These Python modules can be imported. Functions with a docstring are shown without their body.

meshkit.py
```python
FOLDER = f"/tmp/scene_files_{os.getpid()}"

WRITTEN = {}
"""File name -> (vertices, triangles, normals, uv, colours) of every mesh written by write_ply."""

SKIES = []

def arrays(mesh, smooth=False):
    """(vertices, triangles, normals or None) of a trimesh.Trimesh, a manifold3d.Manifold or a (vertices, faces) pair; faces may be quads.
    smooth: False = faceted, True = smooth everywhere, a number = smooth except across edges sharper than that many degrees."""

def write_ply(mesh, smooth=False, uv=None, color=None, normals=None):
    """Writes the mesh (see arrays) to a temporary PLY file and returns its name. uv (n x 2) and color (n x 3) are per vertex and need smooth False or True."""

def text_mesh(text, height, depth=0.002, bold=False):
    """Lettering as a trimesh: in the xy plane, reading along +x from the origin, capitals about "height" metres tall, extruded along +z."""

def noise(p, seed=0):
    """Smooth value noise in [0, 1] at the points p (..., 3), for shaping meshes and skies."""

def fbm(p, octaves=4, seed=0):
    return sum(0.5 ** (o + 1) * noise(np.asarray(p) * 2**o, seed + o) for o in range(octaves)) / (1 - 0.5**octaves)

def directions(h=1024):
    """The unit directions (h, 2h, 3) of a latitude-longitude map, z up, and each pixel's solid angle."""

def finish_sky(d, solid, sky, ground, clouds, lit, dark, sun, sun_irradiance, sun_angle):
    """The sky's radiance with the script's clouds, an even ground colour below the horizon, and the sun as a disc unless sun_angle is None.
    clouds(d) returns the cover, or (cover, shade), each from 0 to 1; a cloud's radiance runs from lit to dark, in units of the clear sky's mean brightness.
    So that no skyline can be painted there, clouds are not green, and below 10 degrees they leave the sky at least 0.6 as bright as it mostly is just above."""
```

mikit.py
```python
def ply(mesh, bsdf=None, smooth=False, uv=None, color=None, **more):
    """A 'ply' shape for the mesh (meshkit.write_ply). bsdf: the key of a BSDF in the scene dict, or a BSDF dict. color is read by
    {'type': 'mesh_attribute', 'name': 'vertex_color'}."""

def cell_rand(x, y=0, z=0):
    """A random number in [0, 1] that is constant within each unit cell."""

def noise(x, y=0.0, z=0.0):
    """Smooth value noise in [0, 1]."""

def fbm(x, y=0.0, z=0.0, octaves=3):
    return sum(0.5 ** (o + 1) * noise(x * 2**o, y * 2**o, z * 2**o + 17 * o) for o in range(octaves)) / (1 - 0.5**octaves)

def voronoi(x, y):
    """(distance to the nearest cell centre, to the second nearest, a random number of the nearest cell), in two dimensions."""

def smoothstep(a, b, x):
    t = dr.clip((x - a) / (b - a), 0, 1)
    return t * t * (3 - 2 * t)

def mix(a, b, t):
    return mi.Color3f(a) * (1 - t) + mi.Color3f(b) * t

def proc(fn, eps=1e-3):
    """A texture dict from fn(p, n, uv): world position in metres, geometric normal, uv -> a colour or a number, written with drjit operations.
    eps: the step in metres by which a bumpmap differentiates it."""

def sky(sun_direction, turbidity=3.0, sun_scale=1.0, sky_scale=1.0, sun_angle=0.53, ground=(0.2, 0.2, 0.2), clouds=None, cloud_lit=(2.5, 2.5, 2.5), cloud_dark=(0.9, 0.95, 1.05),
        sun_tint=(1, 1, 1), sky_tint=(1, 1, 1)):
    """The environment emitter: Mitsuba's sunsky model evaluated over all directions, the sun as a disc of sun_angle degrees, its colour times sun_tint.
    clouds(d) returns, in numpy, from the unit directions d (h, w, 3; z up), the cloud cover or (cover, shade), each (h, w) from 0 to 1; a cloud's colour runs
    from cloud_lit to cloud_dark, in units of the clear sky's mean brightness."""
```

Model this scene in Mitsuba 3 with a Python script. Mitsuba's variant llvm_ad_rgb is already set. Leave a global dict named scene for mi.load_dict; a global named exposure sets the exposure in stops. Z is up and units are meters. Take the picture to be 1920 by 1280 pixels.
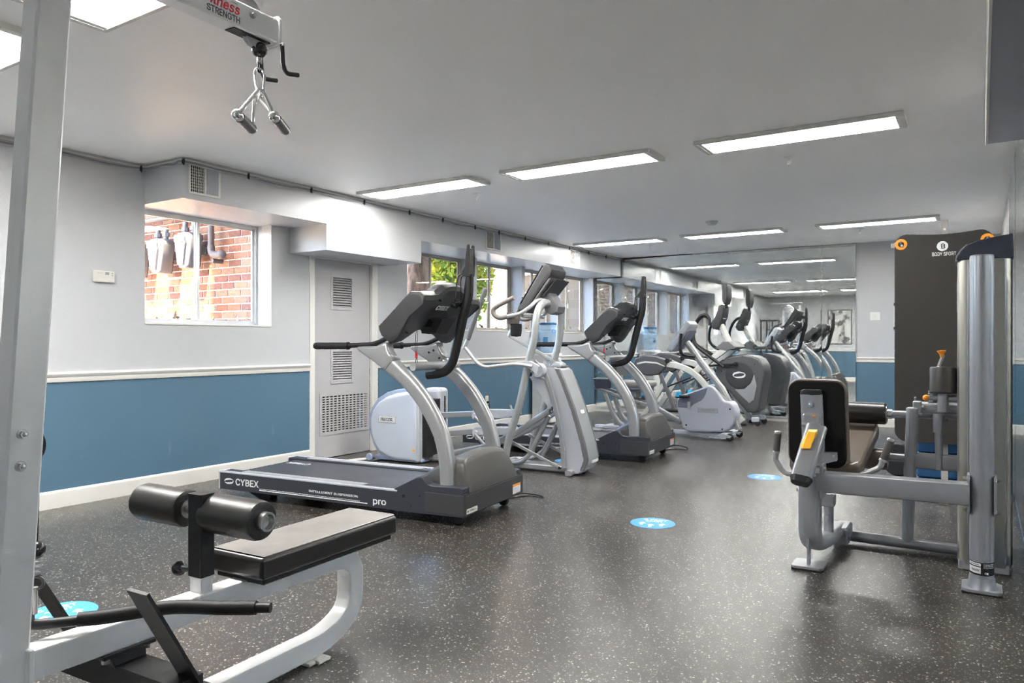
import math, random
import numpy as np, trimesh
import mitsuba as mi, drjit as dr
import mikit, meshkit
from shapely.geometry import Polygon
import mapbox_earcut

# ---------------------------------------------------------------- camera, sky, large lights, exposure
scene, labels = {}, {}
YAW = math.atan2(880, 1380)
CAM = np.array([0.0, 0.0, 1.15])
scene['camera'] = {'type': 'perspective', 'fov': 2 * math.degrees(math.atan(960 / 1380)), 'fov_axis': 'x', 'near_clip': 0.02, 'far_clip': 500.0,
                   'to_world': mi.ScalarTransform4f().look_at(origin=CAM.tolist(), target=[-math.sin(YAW), math.cos(YAW), 1.15], up=[0, 0, 1])}
scene['sky'] = mikit.sky([0.125, -0.60, 0.75], turbidity=4.0, sun_scale=4.0, sky_scale=9.0, sun_angle=0.6, ground=(0.25, 0.22, 0.2), sun_tint=(1.0, 0.9, 0.75), sky_tint=(1.0, 0.97, 0.92))
scene['sky']['sampling_weight'] = 5.0
LAMP = 4.1           # radiance of the ceiling diffusers
exposure = 3.68
MIRROR_TILT = (.2, .2, -.25)   # degrees that the end wall's mirror panels stand out of square

# ---------------------------------------------------------------- mesh helpers
A = np.array
def mesh(v, f):
    return trimesh.Trimesh(np.asarray(v, float), np.asarray(f, int), process=False)
def cat(*ms):
    return trimesh.util.concatenate([m for x in ms for m in (x if isinstance(x, (list, tuple)) else [x])])
def ear(P):
    P = np.asarray(P, float)
    return mapbox_earcut.triangulate_float64(P, np.array([len(P)], dtype=np.uint32)).reshape(-1, 3)
def hull(p):
    return trimesh.convex.convex_hull(np.asarray(p, float))
def rb(x0, x1, y0, y1, z0, z1, r=0.004):
    """box with chamfered edges"""
    r = min(r, (x1 - x0) * .45, (y1 - y0) * .45, (z1 - z0) * .45)
    p = []
    for x, sx in ((x0, 1), (x1, -1)):
        for y, sy in ((y0, 1), (y1, -1)):
            for z, sz in ((z0, 1), (z1, -1)):
                p += [(x, y + sy * r, z + sz * r), (x + sx * r, y, z + sz * r), (x + sx * r, y + sy * r, z)]
    return hull(p)
def rrb(x0, x1, y0, y1, z0, z1, r, n=4):
    """box with rounded edges: hull of eight spheres"""
    s = trimesh.creation.icosphere(subdivisions=2, radius=r).vertices
    return hull(np.vstack([s + (x, y, z) for x in (x0 + r, x1 - r) for y in (y0 + r, y1 - r) for z in (z0 + r, z1 - r)]))
def bx(x0, x1, y0, y1, z0, z1):
    m = trimesh.creation.box((x1 - x0, y1 - y0, z1 - z0)); m.apply_translation(((x0 + x1) / 2, (y0 + y1) / 2, (z0 + z1) / 2)); return m
def cr(P, k=6, closed=False):
    """Catmull-Rom through the points"""
    P = np.asarray(P, float); n = len(P); out = []
    for i in range(n if closed else n - 1):
        if closed: a, b, c, d = P[i - 1], P[i], P[(i + 1) % n], P[(i + 2) % n]
        else:
            b, c = P[i], P[i + 1]; a = P[i - 1] if i else 2 * b - c; d = P[i + 2] if i + 2 < n else 2 * c - b
        for t in np.arange(k) / k:
            out.append(.5 * (2 * b + (c - a) * t + (2 * a - 5 * b + 4 * c - d) * t * t + (3 * b - a - 3 * c + d) * t ** 3))
    if not closed: out.append(P[-1])
    return A(out)
def fil(P, r, k=5):
    """polyline with its corners rounded to radius about r"""
    P = np.asarray(P, float); out = [P[0]]
    for i in range(1, len(P) - 1):
        a, b, c = P[i - 1], P[i], P[i + 1]
        la, lc = np.linalg.norm(a - b), np.linalg.norm(c - b); d = min(r, la * .49, lc * .49)
        p, q = b + (a - b) / la * d, b + (c - b) / lc * d
        for t in np.linspace(0, 1, k + 1): out.append((1 - t) ** 2 * p + 2 * t * (1 - t) * b + t * t * q)
    out.append(P[-1]); return A(out)
def loft(rings, close=False, caps=True):
    R = [np.asarray(r, float) for r in rings]; n = len(R[0]); m = len(R); f = []
    for i in range(m if close else m - 1):
        a, b = i * n, ((i + 1) % m) * n
        for j in range(n):
            k = (j + 1) % n; f += [(a + j, a + k, b + k), (a + j, b + k, b + j)]
    v = np.vstack(R)
    if caps and not close:
        for i, rev in ((0, True), (m - 1, False)):
            c = R[i].mean(0); q = R[i] - c; _, _, vt = np.linalg.svd(q, full_matrices=False)
            nn = sum(np.cross(q[j], q[(j + 1) % n]) for j in range(n)); e1 = vt[0]; e2 = np.cross(nn / (np.linalg.norm(nn) + 1e-12), e1)
            t = ear(np.stack([q @ e1, q @ e2], 1))
            f += [tuple(i * n + x for x in (tt[::-1] if rev else tt)) for tt in t]
    M = mesh(v, f)
    if M.volume < 0: M.invert()
    return M
def frames(P, side=None, closed=False):
    P = np.asarray(P, float)
    t = np.gradient(P, axis=0) if not closed else np.roll(P, -1, 0) - np.roll(P, 1, 0)
    if not closed and len(P) > 2:
        t[0], t[-1] = P[1] - P[0], P[-1] - P[-2]
    t /= np.linalg.norm(t, axis=1, keepdims=True) + 1e-12
    if side is not None:
        s = np.tile(np.asarray(side, float), (len(P), 1)); s -= (s * t).sum(1)[:, None] * t; s /= np.linalg.norm(s, axis=1, keepdims=True)
        return t, s, np.cross(t, s)
    a = np.cross(t[0], [0, 0, 1.0] if abs(t[0][2]) < .9 else [1.0, 0, 0]); a /= np.linalg.norm(a); S = []
    for i in range(len(P)):
        a = a - (a @ t[i]) * t[i]; a /= np.linalg.norm(a); S.append(a)
    S = A(S); return t, S, np.cross(t, S)
def sweep(P, sec, side=None, scale=None, closed=False):
    """sec: (n,2) in (side, other); scale: per point number or (sx, sy)"""
    P = np.asarray(P, float); t, s, o = frames(P, side, closed); sec = np.asarray(sec, float); R = []
    for i in range(len(P)):
        k = (1, 1) if scale is None else (scale[i] if np.ndim(scale[i]) else (scale[i],) * 2)
        R.append(P[i] + sec[:, :1] * k[0] * s[i] + sec[:, 1:] * k[1] * o[i])
    return loft(R, close=closed)
def circ(r, n=14, ry=None):
    a = np.arange(n) * 2 * np.pi / n; return np.stack([r * np.cos(a), (ry or r) * np.sin(a)], 1)
def rect2(w, h, r=0.006, k=3):
    out = []
    for cx, cy, a0 in ((w / 2 - r, h / 2 - r, 0), (-w / 2 + r, h / 2 - r, 90), (-w / 2 + r, -h / 2 + r, 180), (w / 2 - r, -h / 2 + r, 270)):
        for a in np.radians(a0 + np.linspace(0, 90, k)): out.append((cx + r * math.cos(a), cy + r * math.sin(a)))
    return A(out)
def tube(P, r, n=12, closed=False, rs=None):
    return sweep(P, circ(r, n), None, rs, closed)
def bar(P, w, h, side, r=0.008):
    return sweep(P, rect2(w, h, r), side)
def lathe(prof, o=(0, 0, 0), axis=(0, 0, 1), n=24):
    ax = np.asarray(axis, float); ax /= np.linalg.norm(ax); s = np.cross(ax, [0, 0, 1.0] if abs(ax[2]) < .9 else [1.0, 0, 0]); s /= np.linalg.norm(s); t = np.cross(ax, s)
    a = np.arange(n) * 2 * np.pi / n; ring = np.cos(a)[:, None] * s + np.sin(a)[:, None] * t
    return loft([A(o) + ax * z + ring * max(r, 1e-4) for r, z in prof])
def cyl(p0, p1, r, n=20, b=0.0):
    p0, p1 = A(p0, float) if False else np.asarray(p0, float), np.asarray(p1, float); L = np.linalg.norm(p1 - p0)
    pr = [(r - b, 0), (r, b), (r, L - b), (r - b, L)] if b else [(r, 0), (r, L)]
    return lathe(pr, p0, p1 - p0, n)
def inset(P, d):
    P = np.asarray(P, float); a = P - np.roll(P, 1, 0); b = np.roll(P, -1, 0) - P
    a /= np.linalg.norm(a, axis=1, keepdims=True) + 1e-12; b /= np.linalg.norm(b, axis=1, keepdims=True) + 1e-12
    s = np.sign(sum(P[i - 1][0] * P[i][1] - P[i][0] * P[i - 1][1] for i in range(len(P))))
    na, nb = np.stack([-a[:, 1], a[:, 0]], 1) * s, np.stack([-b[:, 1], b[:, 0]], 1) * s
    m = na + nb; m /= np.maximum((m * na).sum(1, keepdims=True), .35); return P + m * d
def prism(poly, a, b, axis='y', bev=0.0):
    """polygon in the two other axes, extruded along axis from a to b with bevelled rims"""
    P = np.asarray(poly, float)
    def at(Q, c):
        z = np.full((len(Q), 1), c)
        return {'y': np.hstack([Q[:, :1], z, Q[:, 1:]]), 'x': np.hstack([z, Q]), 'z': np.hstack([Q, z])}[axis]
    if bev: return loft([at(inset(P, bev), a), at(inset(P, bev * .3), a + bev * .3), at(P, a + bev), at(P, b - bev), at(inset(P, bev * .3), b - bev * .3), at(inset(P, bev), b)])
    return loft([at(P, a), at(P, b)])
def text(s, h, o, xd, yd, depth=0.0015, bold=False, width=None, slant=0.0):
    """lettering reading along xd with its capitals along yd, standing out of the plane"""
    m = meshkit.text_mesh(s, h, depth, bold); xd, yd = np.asarray(xd, float), np.asarray(yd, float); xd /= np.linalg.norm(xd); yd /= np.linalg.norm(yd)
    v = m.vertices.copy(); v[:, 0] += slant * v[:, 1]
    if width: v[:, 0] *= width / np.ptp(v[:, 0])
    m.vertices = A(o) + v[:, :1] * xd + v[:, 1:2] * yd + v[:, 2:] * np.cross(xd, yd); return m
def turn(m, deg, axis, o=(0, 0, 0)):
    m = m.copy(); m.apply_transform(trimesh.transformations.rotation_matrix(math.radians(deg), axis, o)); return m
def mv(m, *d):
    m = m.copy(); m.apply_translation(d); return m
def ball(o, r, sub=2, s=(1, 1, 1)):
    m = trimesh.creation.icosphere(subdivisions=sub, radius=r); m.vertices = m.vertices * A(s) + A(o); return m

# ---------------------------------------------------------------- scene bookkeeping
def numbered(k):
    if k not in scene and k not in labels: return k
    i = 1
    while f'{k}_{i:03d}' in scene or f'{k}_{i:03d}' in labels: i += 1
    return f'{k}_{i:03d}'
def matr(x=0, y=0, deg=0, z=0):
    a = math.radians(deg); M = np.eye(4); M[:2, :2] = [[math.cos(a), -math.sin(a)], [math.sin(a), math.cos(a)]]; M[:3, 3] = (x, y, z); return M
def TW(M): return mi.ScalarTransform4f(np.asarray(M).tolist())
def put(key, m, mat, M=None, smooth=35, **kw):
    """one shape entry"""
    d = m if isinstance(m, dict) else mikit.ply(m, mat, smooth=smooth)
    if isinstance(m, dict) and mat is not None: d = {**m, 'bsdf': {'type': 'ref', 'id': mat}}
    if M is not None: d = {**d, 'to_world': TW(M)}
    scene[key] = {**d, **kw}; return key
def lab(key, label, category=None, group=None, kind=None):
    d = {}
    if label: d['label'] = label
    if category: d['category'] = category
    if group: d['group'] = group
    if kind: d['kind'] = kind
    labels[key] = d
class Thing:
    def __init__(s, name, label, category, M=None, group=None):
        s.key = numbered(name); s.M = np.eye(4) if M is None else M; lab(s.key, label, category, group)
    def __call__(s, part, m, mat, smooth=35, label=None, under=None, **kw):
        k = numbered((under or s.key) + '__' + part); put(k, m, mat, s.M, smooth, **kw)
        if label: lab(k, label)
        return k
    def dup(s, M, label, name=None):
        base = s.key.rstrip('0123456789').rstrip('_') if s.key[-3:].isdigit() else s.key
        k = numbered(name or base); g = labels[s.key].get('group'); lab(k, label, labels[s.key]['category'], g)
        R = np.asarray(M)
        for q in [q for q in scene if q.startswith(s.key + '__')]:
            scene[k + q[len(s.key):]] = {**scene[q], 'to_world': TW(R)}
            if q in labels: labels[k + q[len(s.key):]] = dict(labels[q])
        return k
def struct(key, m, mat, label=None, M=None, smooth=False):
    put(key, m, mat, M, smooth)
    if '__' not in key: lab(key, label, kind='structure')
    return key

# ---------------------------------------------------------------- materials
def rgb(c): return {'type': 'rgb', 'value': list(map(float, c))}
def mat(key, col, rough=0.5, metal=0.0, spec=0.5, coat=0.0, **kw):
    d = {'type': 'principled', 'base_color': col if isinstance(col, dict) else rgb(col), 'roughness': rough, 'metallic': metal, 'specular': spec, **kw}
    if coat: d.update(clearcoat=coat, clearcoat_gloss=.9)
    scene['m_' + key] = {'type': 'twosided', 'b': d}
    return 'm_' + key
fb = mikit.fbm
WHITE, BLUE = (.43, .44, .455), (.064, .132, .195)
def wall_fn(p, n, uv):
    w = mikit.mix(WHITE, (.405, .415, .43), fb(p.x * 1.1 + 3, p.y * 1.1, p.z * 1.3))
    b = mikit.mix(BLUE, (.075, .144, .208), fb(p.x * 2, p.y * 2, p.z * 2))
    scuff = mikit.smoothstep(.70, .78, fb(p.x * 9, p.y * 9, p.z * 3, 4)) * .10
    b = mikit.mix(b, (.3, .4, .46), scuff)
    return dr.select(p.z > .868, w, b)
mat('wall', mikit.proc(wall_fn), .42, spec=.5)
def ceil_fn(p, n, uv):
    return mikit.mix((.87, .865, .845), (.92, .915, .895), fb(p.x * .9, p.y * .9 + 7, 0, 4))
mat('ceiling', mikit.proc(ceil_fn), .5, spec=.45)
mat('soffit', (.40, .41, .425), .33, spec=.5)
mat('trim', (.58, .57, .54), .4)
mat('door', (.37, .365, .375), .38)
def floor_fn(p, n, uv):
    base = mikit.mix((.022, .0200, .0180), (.037, .033, .0285), fb(p.x * 1.3, p.y * 1.3, 0, 4))
    a1, a2, r = mikit.voronoi(p.x * 95, p.y * 95)
    fl = dr.select(r > .93, 1.0, 0.0) * mikit.smoothstep(.42, .22, a1)
    b1, b2, q = mikit.voronoi(p.x * 190 + 31, p.y * 190)
    f2 = dr.select(q > .90, 1.0, 0.0) * mikit.smoothstep(.45, .25, b1) * .6
    col = mikit.mix(base, (.36, .33, .29), dr.maximum(fl, f2))
    seam = mikit.smoothstep(.0035, .001, dr.abs(p.x + 1.22 - dr.floor((p.x + 1.22) / 1.22 + .5) * 1.22)) * .65
    return mikit.mix(col, (.012, .012, .012), seam)
def floor_bump(p, n, uv):
    return fb(p.x * 260, p.y * 260, 0, 2) * .0007
scene['m_floor'] = {'type': 'twosided', 'b': {'type': 'bumpmap', 'scale': 1.0, 'tex': mikit.proc(floor_bump, eps=.001), 'b': {'type': 'principled', 'base_color': mikit.proc(floor_fn), 'roughness': .25, 'specular': .7}}}
mat('mirror_back', (.2, .21, .2), .4)
scene['m_mirror'] = {'type': 'twosided', 'b': {'type': 'conductor', 'material': 'none', 'specular_reflectance': rgb((.86, .89, .875))}}
scene['m_glass'] = {'type': 'thindielectric', 'int_ior': 1.5}
mat('alu', (.62, .62, .60), .35, .7)
mat('bronze', (.42, .38, .31), .4, .4)
mat('black', (.011, .011, .012), .45, spec=.35)
mat('blackgloss', (.012, .012, .013), .22, spec=.6)
mat('rubber', (.012, .012, .012), .55, spec=.3)
mat('foam', (.018, .0175, .017), .38, spec=.45)
mat('vinyl', (.011, .010, .010), .33, spec=.6)
mat('vinylbrown', (.10, .080, .064), .30, spec=.55)
mat('lgray2', (.38, .395, .425), .36, .2, coat=.3); mat('mgray2', (.10, .10, .102), .42); mat('silver2', (.38, .39, .39), .30, .45, coat=.4)
mat('char', (.036, .037, .040), .42, spec=.4)
mat('dgray', (.10, .10, .105), .42)
mat('mgray', (.23, .24, .25), .4)
mat('lgray', (.38, .395, .425), .38)
mat('pale', (.50, .54, .62), .33)
mat('bluegray', (.30, .37, .50), .35)
mat('silver', (.55, .55, .55), .34, .55, coat=.3)
mat('silverpaint', (.34, .345, .35), .30, .5, coat=.4)
mat('chrome', (.80, .80, .79), .14, 1.0)
mat('steel', (.58, .58, .57), .28, 1.0)
mat('brushed', (.50, .485, .44), .30, 1.0)
mat('whitepaint', (.80, .80, .80), .28, coat=.4)
mat('white', (.62, .62, .62), .45)
mat('navy', (.045, .05, .075), .35)
mat('orange', (.85, .28, .02), .4)
mat('yellow', (.85, .42, .02), .4)
mat('red', (.7, .03, .04), .4)
mat('blue', (.012, .075, .18), .45)
mat('cyan', (.0, .36, .62), .4)
mat('ltext', (.55, .56, .58), .4)
mat('dtext', (.07, .085, .12), .5)
mat('decal', (.06, .26, .52), .45)
mat('cork', (.62, .46, .22), .8)
mat('offwhite', (.55, .54, .50), .5)

# ---------------------------------------------------------------- the room
XW, XS, YF, YB, XR, H = -5.40, -4.92, 11.05, -1.0, 0.205, 2.5
SILL, HEAD = 1.28, 2.20
OPEN = [(3.24, 4.43), (6.29, 7.56), (7.64, 8.73), (8.81, 9.82), (9.88, 10.95)]
DY0, DY1, DZ = 4.936, 5.727, 1.955
struct('floor', bx(XW - .1, XR + .05, YB - .1, YF + .1, -.05, 0), 'm_floor', 'dark speckled rubber gym floor')
struct('ceiling', bx(XW - .3, XR + .3, YB - .2, YF + .2, H, H + .1), 'm_ceiling', 'white painted ceiling')
TK = .26
parts = [bx(XW - TK, XW, YB, DY0 - .02, 0, SILL), bx(XW - TK, XW, DY1 + .02, YF, 0, SILL), bx(XW - TK, XW, YB, YF, HEAD, H)]
edges = [YB] + [e for o in OPEN for e in o] + [YF]
for i in range(0, len(edges), 2):
    a, b = edges[i], edges[i + 1]
    if a < DY0 < b:
        parts += [bx(XW - TK, XW, a, DY0 - .02, SILL, HEAD), bx(XW - TK, XW, DY1 + .02, b, SILL, HEAD), bx(XW - TK, XW, DY0 - .02, DY1 + .02, DZ + .02, HEAD)]
    else: parts.append(bx(XW - TK, XW, a, b, SILL, HEAD))
struct('wall_left', cat(parts), 'm_wall', 'long window wall, white above and blue below')
struct('wall_far', bx(XW - .3, XR + .3, YF, YF + .1, 0, H), 'm_wall', 'end wall, white above and blue below')
struct('wall_back', bx(XW - .3, XR + .3, YB - .1, YB, 0, H), 'm_wall', 'wall behind the camera, white above and blue below')
struct('wall_right', bx(XR, XR + .1, YB, YF, 0, H), 'm_wall', 'right wall beside the weight machine')
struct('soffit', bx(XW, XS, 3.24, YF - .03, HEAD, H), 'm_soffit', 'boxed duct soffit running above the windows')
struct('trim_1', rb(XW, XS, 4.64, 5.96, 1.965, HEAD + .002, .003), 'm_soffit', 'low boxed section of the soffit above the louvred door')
mat('duct', (.30, .31, .33), .3, .2)
struct('trim_2', cat(bx(.03, XR, YB, 4.75, 2.22, H)), 'm_duct', 'grey boxed duct at the ceiling on the right')
struct('trim_3', rb(.018, .03, YB, 4.75, 2.21, H, .003), 'm_trim', 'white side board of the boxed duct')
RAIL = [(0, .866), (.012, .868), (.016, .880), (.016, .900), (.026, .912), (.030, .924), (.024, .934), (.010, .938), (0, .938)]
BASE = [(0, 0), (.016, 0), (.016, .100), (.010, .113), (.004, .120), (0, .120)]
def along_y(prof, x, a, b, s=1):
    P = A([(x + s * q[0], q[1]) for q in prof]); return loft([np.stack([P[:, 0], np.full(len(P), y), P[:, 1]], 1) for y in (a, b)])
def along_x(prof, y, a, b, s=-1):
    P = A([(y + s * q[0], q[1]) for q in prof]); return loft([np.stack([np.full(len(P), x), P[:, 0], P[:, 1]], 1) for x in (a, b)])
CAS = .062
struct('trim_4', cat(along_y(RAIL, XW, YB, DY0 - CAS), along_y(RAIL, XW, DY1 + CAS, YF - .01)), 'm_trim', 'white chair rail on the window wall', smooth=30)
struct('trim_5', cat(along_x(RAIL, YF, -1.44, XR), along_x(RAIL, YB, XW, XR, 1)), 'm_trim', 'white chair rail on the end walls', smooth=30)
struct('baseboard_left', cat(along_y(BASE, XW, YB, DY0 - CAS), along_y(BASE, XW, DY1 + CAS, YF - .01)), 'm_trim', 'white baseboard of the window wall', smooth=30)
struct('baseboard_far', cat(along_x(BASE, YF, -1.44, XR), along_x([(0, 0), (.02, 0), (.02, .06), (0, .065)], YF, XW, -1.45)), 'm_trim', 'white baseboard of the end wall', smooth=30)
struct('baseboard_back', along_x(BASE, YB, XW, XR, 1), 'm_trim', 'white baseboard of the back wall', smooth=30)

# windows: aluminium sliders with sills
def window(n, y0, y1, ymid, m):
    k = f'window_{n}'; xg = XW - .21; w = .022
    lab(k, f'aluminium sliding window number {n} of the window wall', kind='structure')
    z0, z1 = SILL + .015, HEAD - .004
    fr = cat(bx(xg - .02, xg + .02, y0, y1, z0, z0 + w), bx(xg - .02, xg + .02, y0, y1, z1 - w, z1), bx(xg - .02, xg + .02, y0, y0 + w, z0, z1), bx(xg - .02, xg + .02, y1 - w, y1, z0, z1))
    put(k + '__frame', fr, m, smooth=False)
    put(k + '__sill', rb(xg - .03, XW + .008, y0 + .001, y1 - .001, SILL, SILL + .016, .003), 'm_trim', smooth=False)
    sash = lambda a, b, x: cat(bx(x - .009, x + .009, a, b, z0 + w, z0 + w + .018), bx(x - .009, x + .009, a, b, z1 - w - .018, z1 - w), bx(x - .009, x + .009, a, a + .022, z0 + w, z1 - w), bx(x - .009, x + .009, b - .022, b, z0 + w, z1 - w))
    put(k + '__sash', sash(y0 + w, ymid + .02, xg + .008), m, smooth=False)
    put(k + '__sash_001', sash(ymid - .012, y1 - w, xg - .010), m, smooth=False)
    put(k + '__latch', cat(rb(xg + .017, xg + .034, ymid - .006, ymid + .012, 1.68, 1.76, .004)), 'm_alu', smooth=False)
    for a, b, x in ((y0 + w, ymid + .02, xg + .008), (ymid - .012, y1 - w, xg - .010)):
        q = mesh([(x, a + .02, z0 + .03), (x, b - .02, z0 + .03), (x, b - .02, z1 - .03), (x, a + .02, z1 - .03)], [(0, 1, 2), (0, 2, 3)])
        put(numbered(k + '__pane'), q, 'm_glass', smooth=False)
for i, (o, mid) in enumerate(zip(OPEN, (3.82, 6.944, 8.208, 9.33, 10.42))): window(i + 1, *o, mid, 'm_alu' if i == 0 else 'm_bronze')

# the louvred door
D = 'door_1'
lab(D, 'white closet door with two louvred vents and a return grille', kind='structure')
xd = XW - .028
def rect_ring(y0, y1, z0, z1, w, x0, x1):
    return cat(bx(x0, x1, y0, y1, z0, z0 + w), bx(x0, x1, y0, y1, z1 - w, z1), bx(x0, x1, y0, y0 + w, z0 + w, z1 - w), bx(x0, x1, y1 - w, y1, z0 + w, z1 - w))
V1 = (5.175, 5.475, 1.595, 1.865); V2 = (5.175, 5.475, .885, 1.195); GR = (5.03, 5.66, .27, .62)
VENTS = [(5.195, 5.465, 1.49, 1.79), (5.195, 5.465, .755, 1.05)]
GRILLE = (5.055, 5.685, .255, .615)
holes = [VENTS[0], VENTS[1], GRILLE]
zs = [.008, GRILLE[2], GRILLE[3], VENTS[1][2], VENTS[1][3], VENTS[0][2], VENTS[0][3], DZ - .004]
leaf = []
for a, b, h in zip(zs[:-1], zs[1:], (None, GRILLE, None, VENTS[1], None, VENTS[0], None)):
    if h: leaf += [bx(xd - .035, xd, DY0 + .004, h[0], a, b), bx(xd - .035, xd, h[1], DY1 - .004, a, b)]
    else: leaf.append(bx(xd - .035, xd, DY0 + .004, DY1 - .004, a, b))
put(D + '__leaf', cat(leaf), 'm_door', smooth=False)
put(D + '__casing', cat(rb(XW - .03, XW + .014, DY0 - CAS, DY0, 0, DZ + .01, .004), rb(XW - .03, XW + .014, DY1, DY1 + CAS + .02, 0, DZ + .01, .004), rb(XW - .03, XW + .014, DY0 - CAS, DY1 + CAS + .02, DZ, DZ + .012, .003)), 'm_trim', smooth=False)
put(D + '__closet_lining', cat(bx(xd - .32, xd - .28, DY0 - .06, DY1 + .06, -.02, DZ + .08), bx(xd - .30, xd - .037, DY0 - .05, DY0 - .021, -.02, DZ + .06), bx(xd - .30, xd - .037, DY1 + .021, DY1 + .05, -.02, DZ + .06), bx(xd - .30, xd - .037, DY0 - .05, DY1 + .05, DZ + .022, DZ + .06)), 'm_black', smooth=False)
for (y0, y1, z0, z1) in VENTS:
    k = numbered(D + '__vent')
    put(k, rect_ring(y0 - .022, y1 + .022, z0 - .024, z1 + .024, .026, xd - .01, xd + .008), 'm_door', smooth=False)
    sl = mikit.ply(turn(bx(-.016, .016, y0, y1, -.0022, .0022), 38, (0, 1, 0)), 'm_door')
    for i in range(12):
        put(numbered(k + '__slat'), sl, None, matr(xd - .012, 0, 0, z0 + (z1 - z0) * (i + .5) / 12))
y0, y1, z0, z1 = GRILLE
k = put(D + '__grille', rect_ring(y0 - .028, y1 + .028, z0 - .026, z1 + .026, .03, xd - .005, xd + .007), 'm_door', smooth=False)
n1, n2 = 15, 12
gm = [bx(xd - .006, xd + .004, y0, y1, z0 + (z1 - z0) * i / n1 - .0055, z0 + (z1 - z0) * i / n1 + .0055) for i in range(n1 + 1)] + [bx(xd - .006, xd + .004, y0 + (y1 - y0) * i / n2 - .008, y0 + (y1 - y0) * i / n2 + .008, z0, z1) for i in range(n2 + 1)]
put(k + '__lattice', cat(gm), 'm_door', smooth=False)
for z in (.30, 1.0, 1.68): put(numbered(D + '__hinge'), cat(cyl((XW + .004, DY0 + .003, z), (XW + .004, DY0 + .003, z + .1), .006, 10), bx(XW - .002, XW + .006, DY0, DY0 + .022, z, z + .1)), 'm_door', smooth=40)

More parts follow.
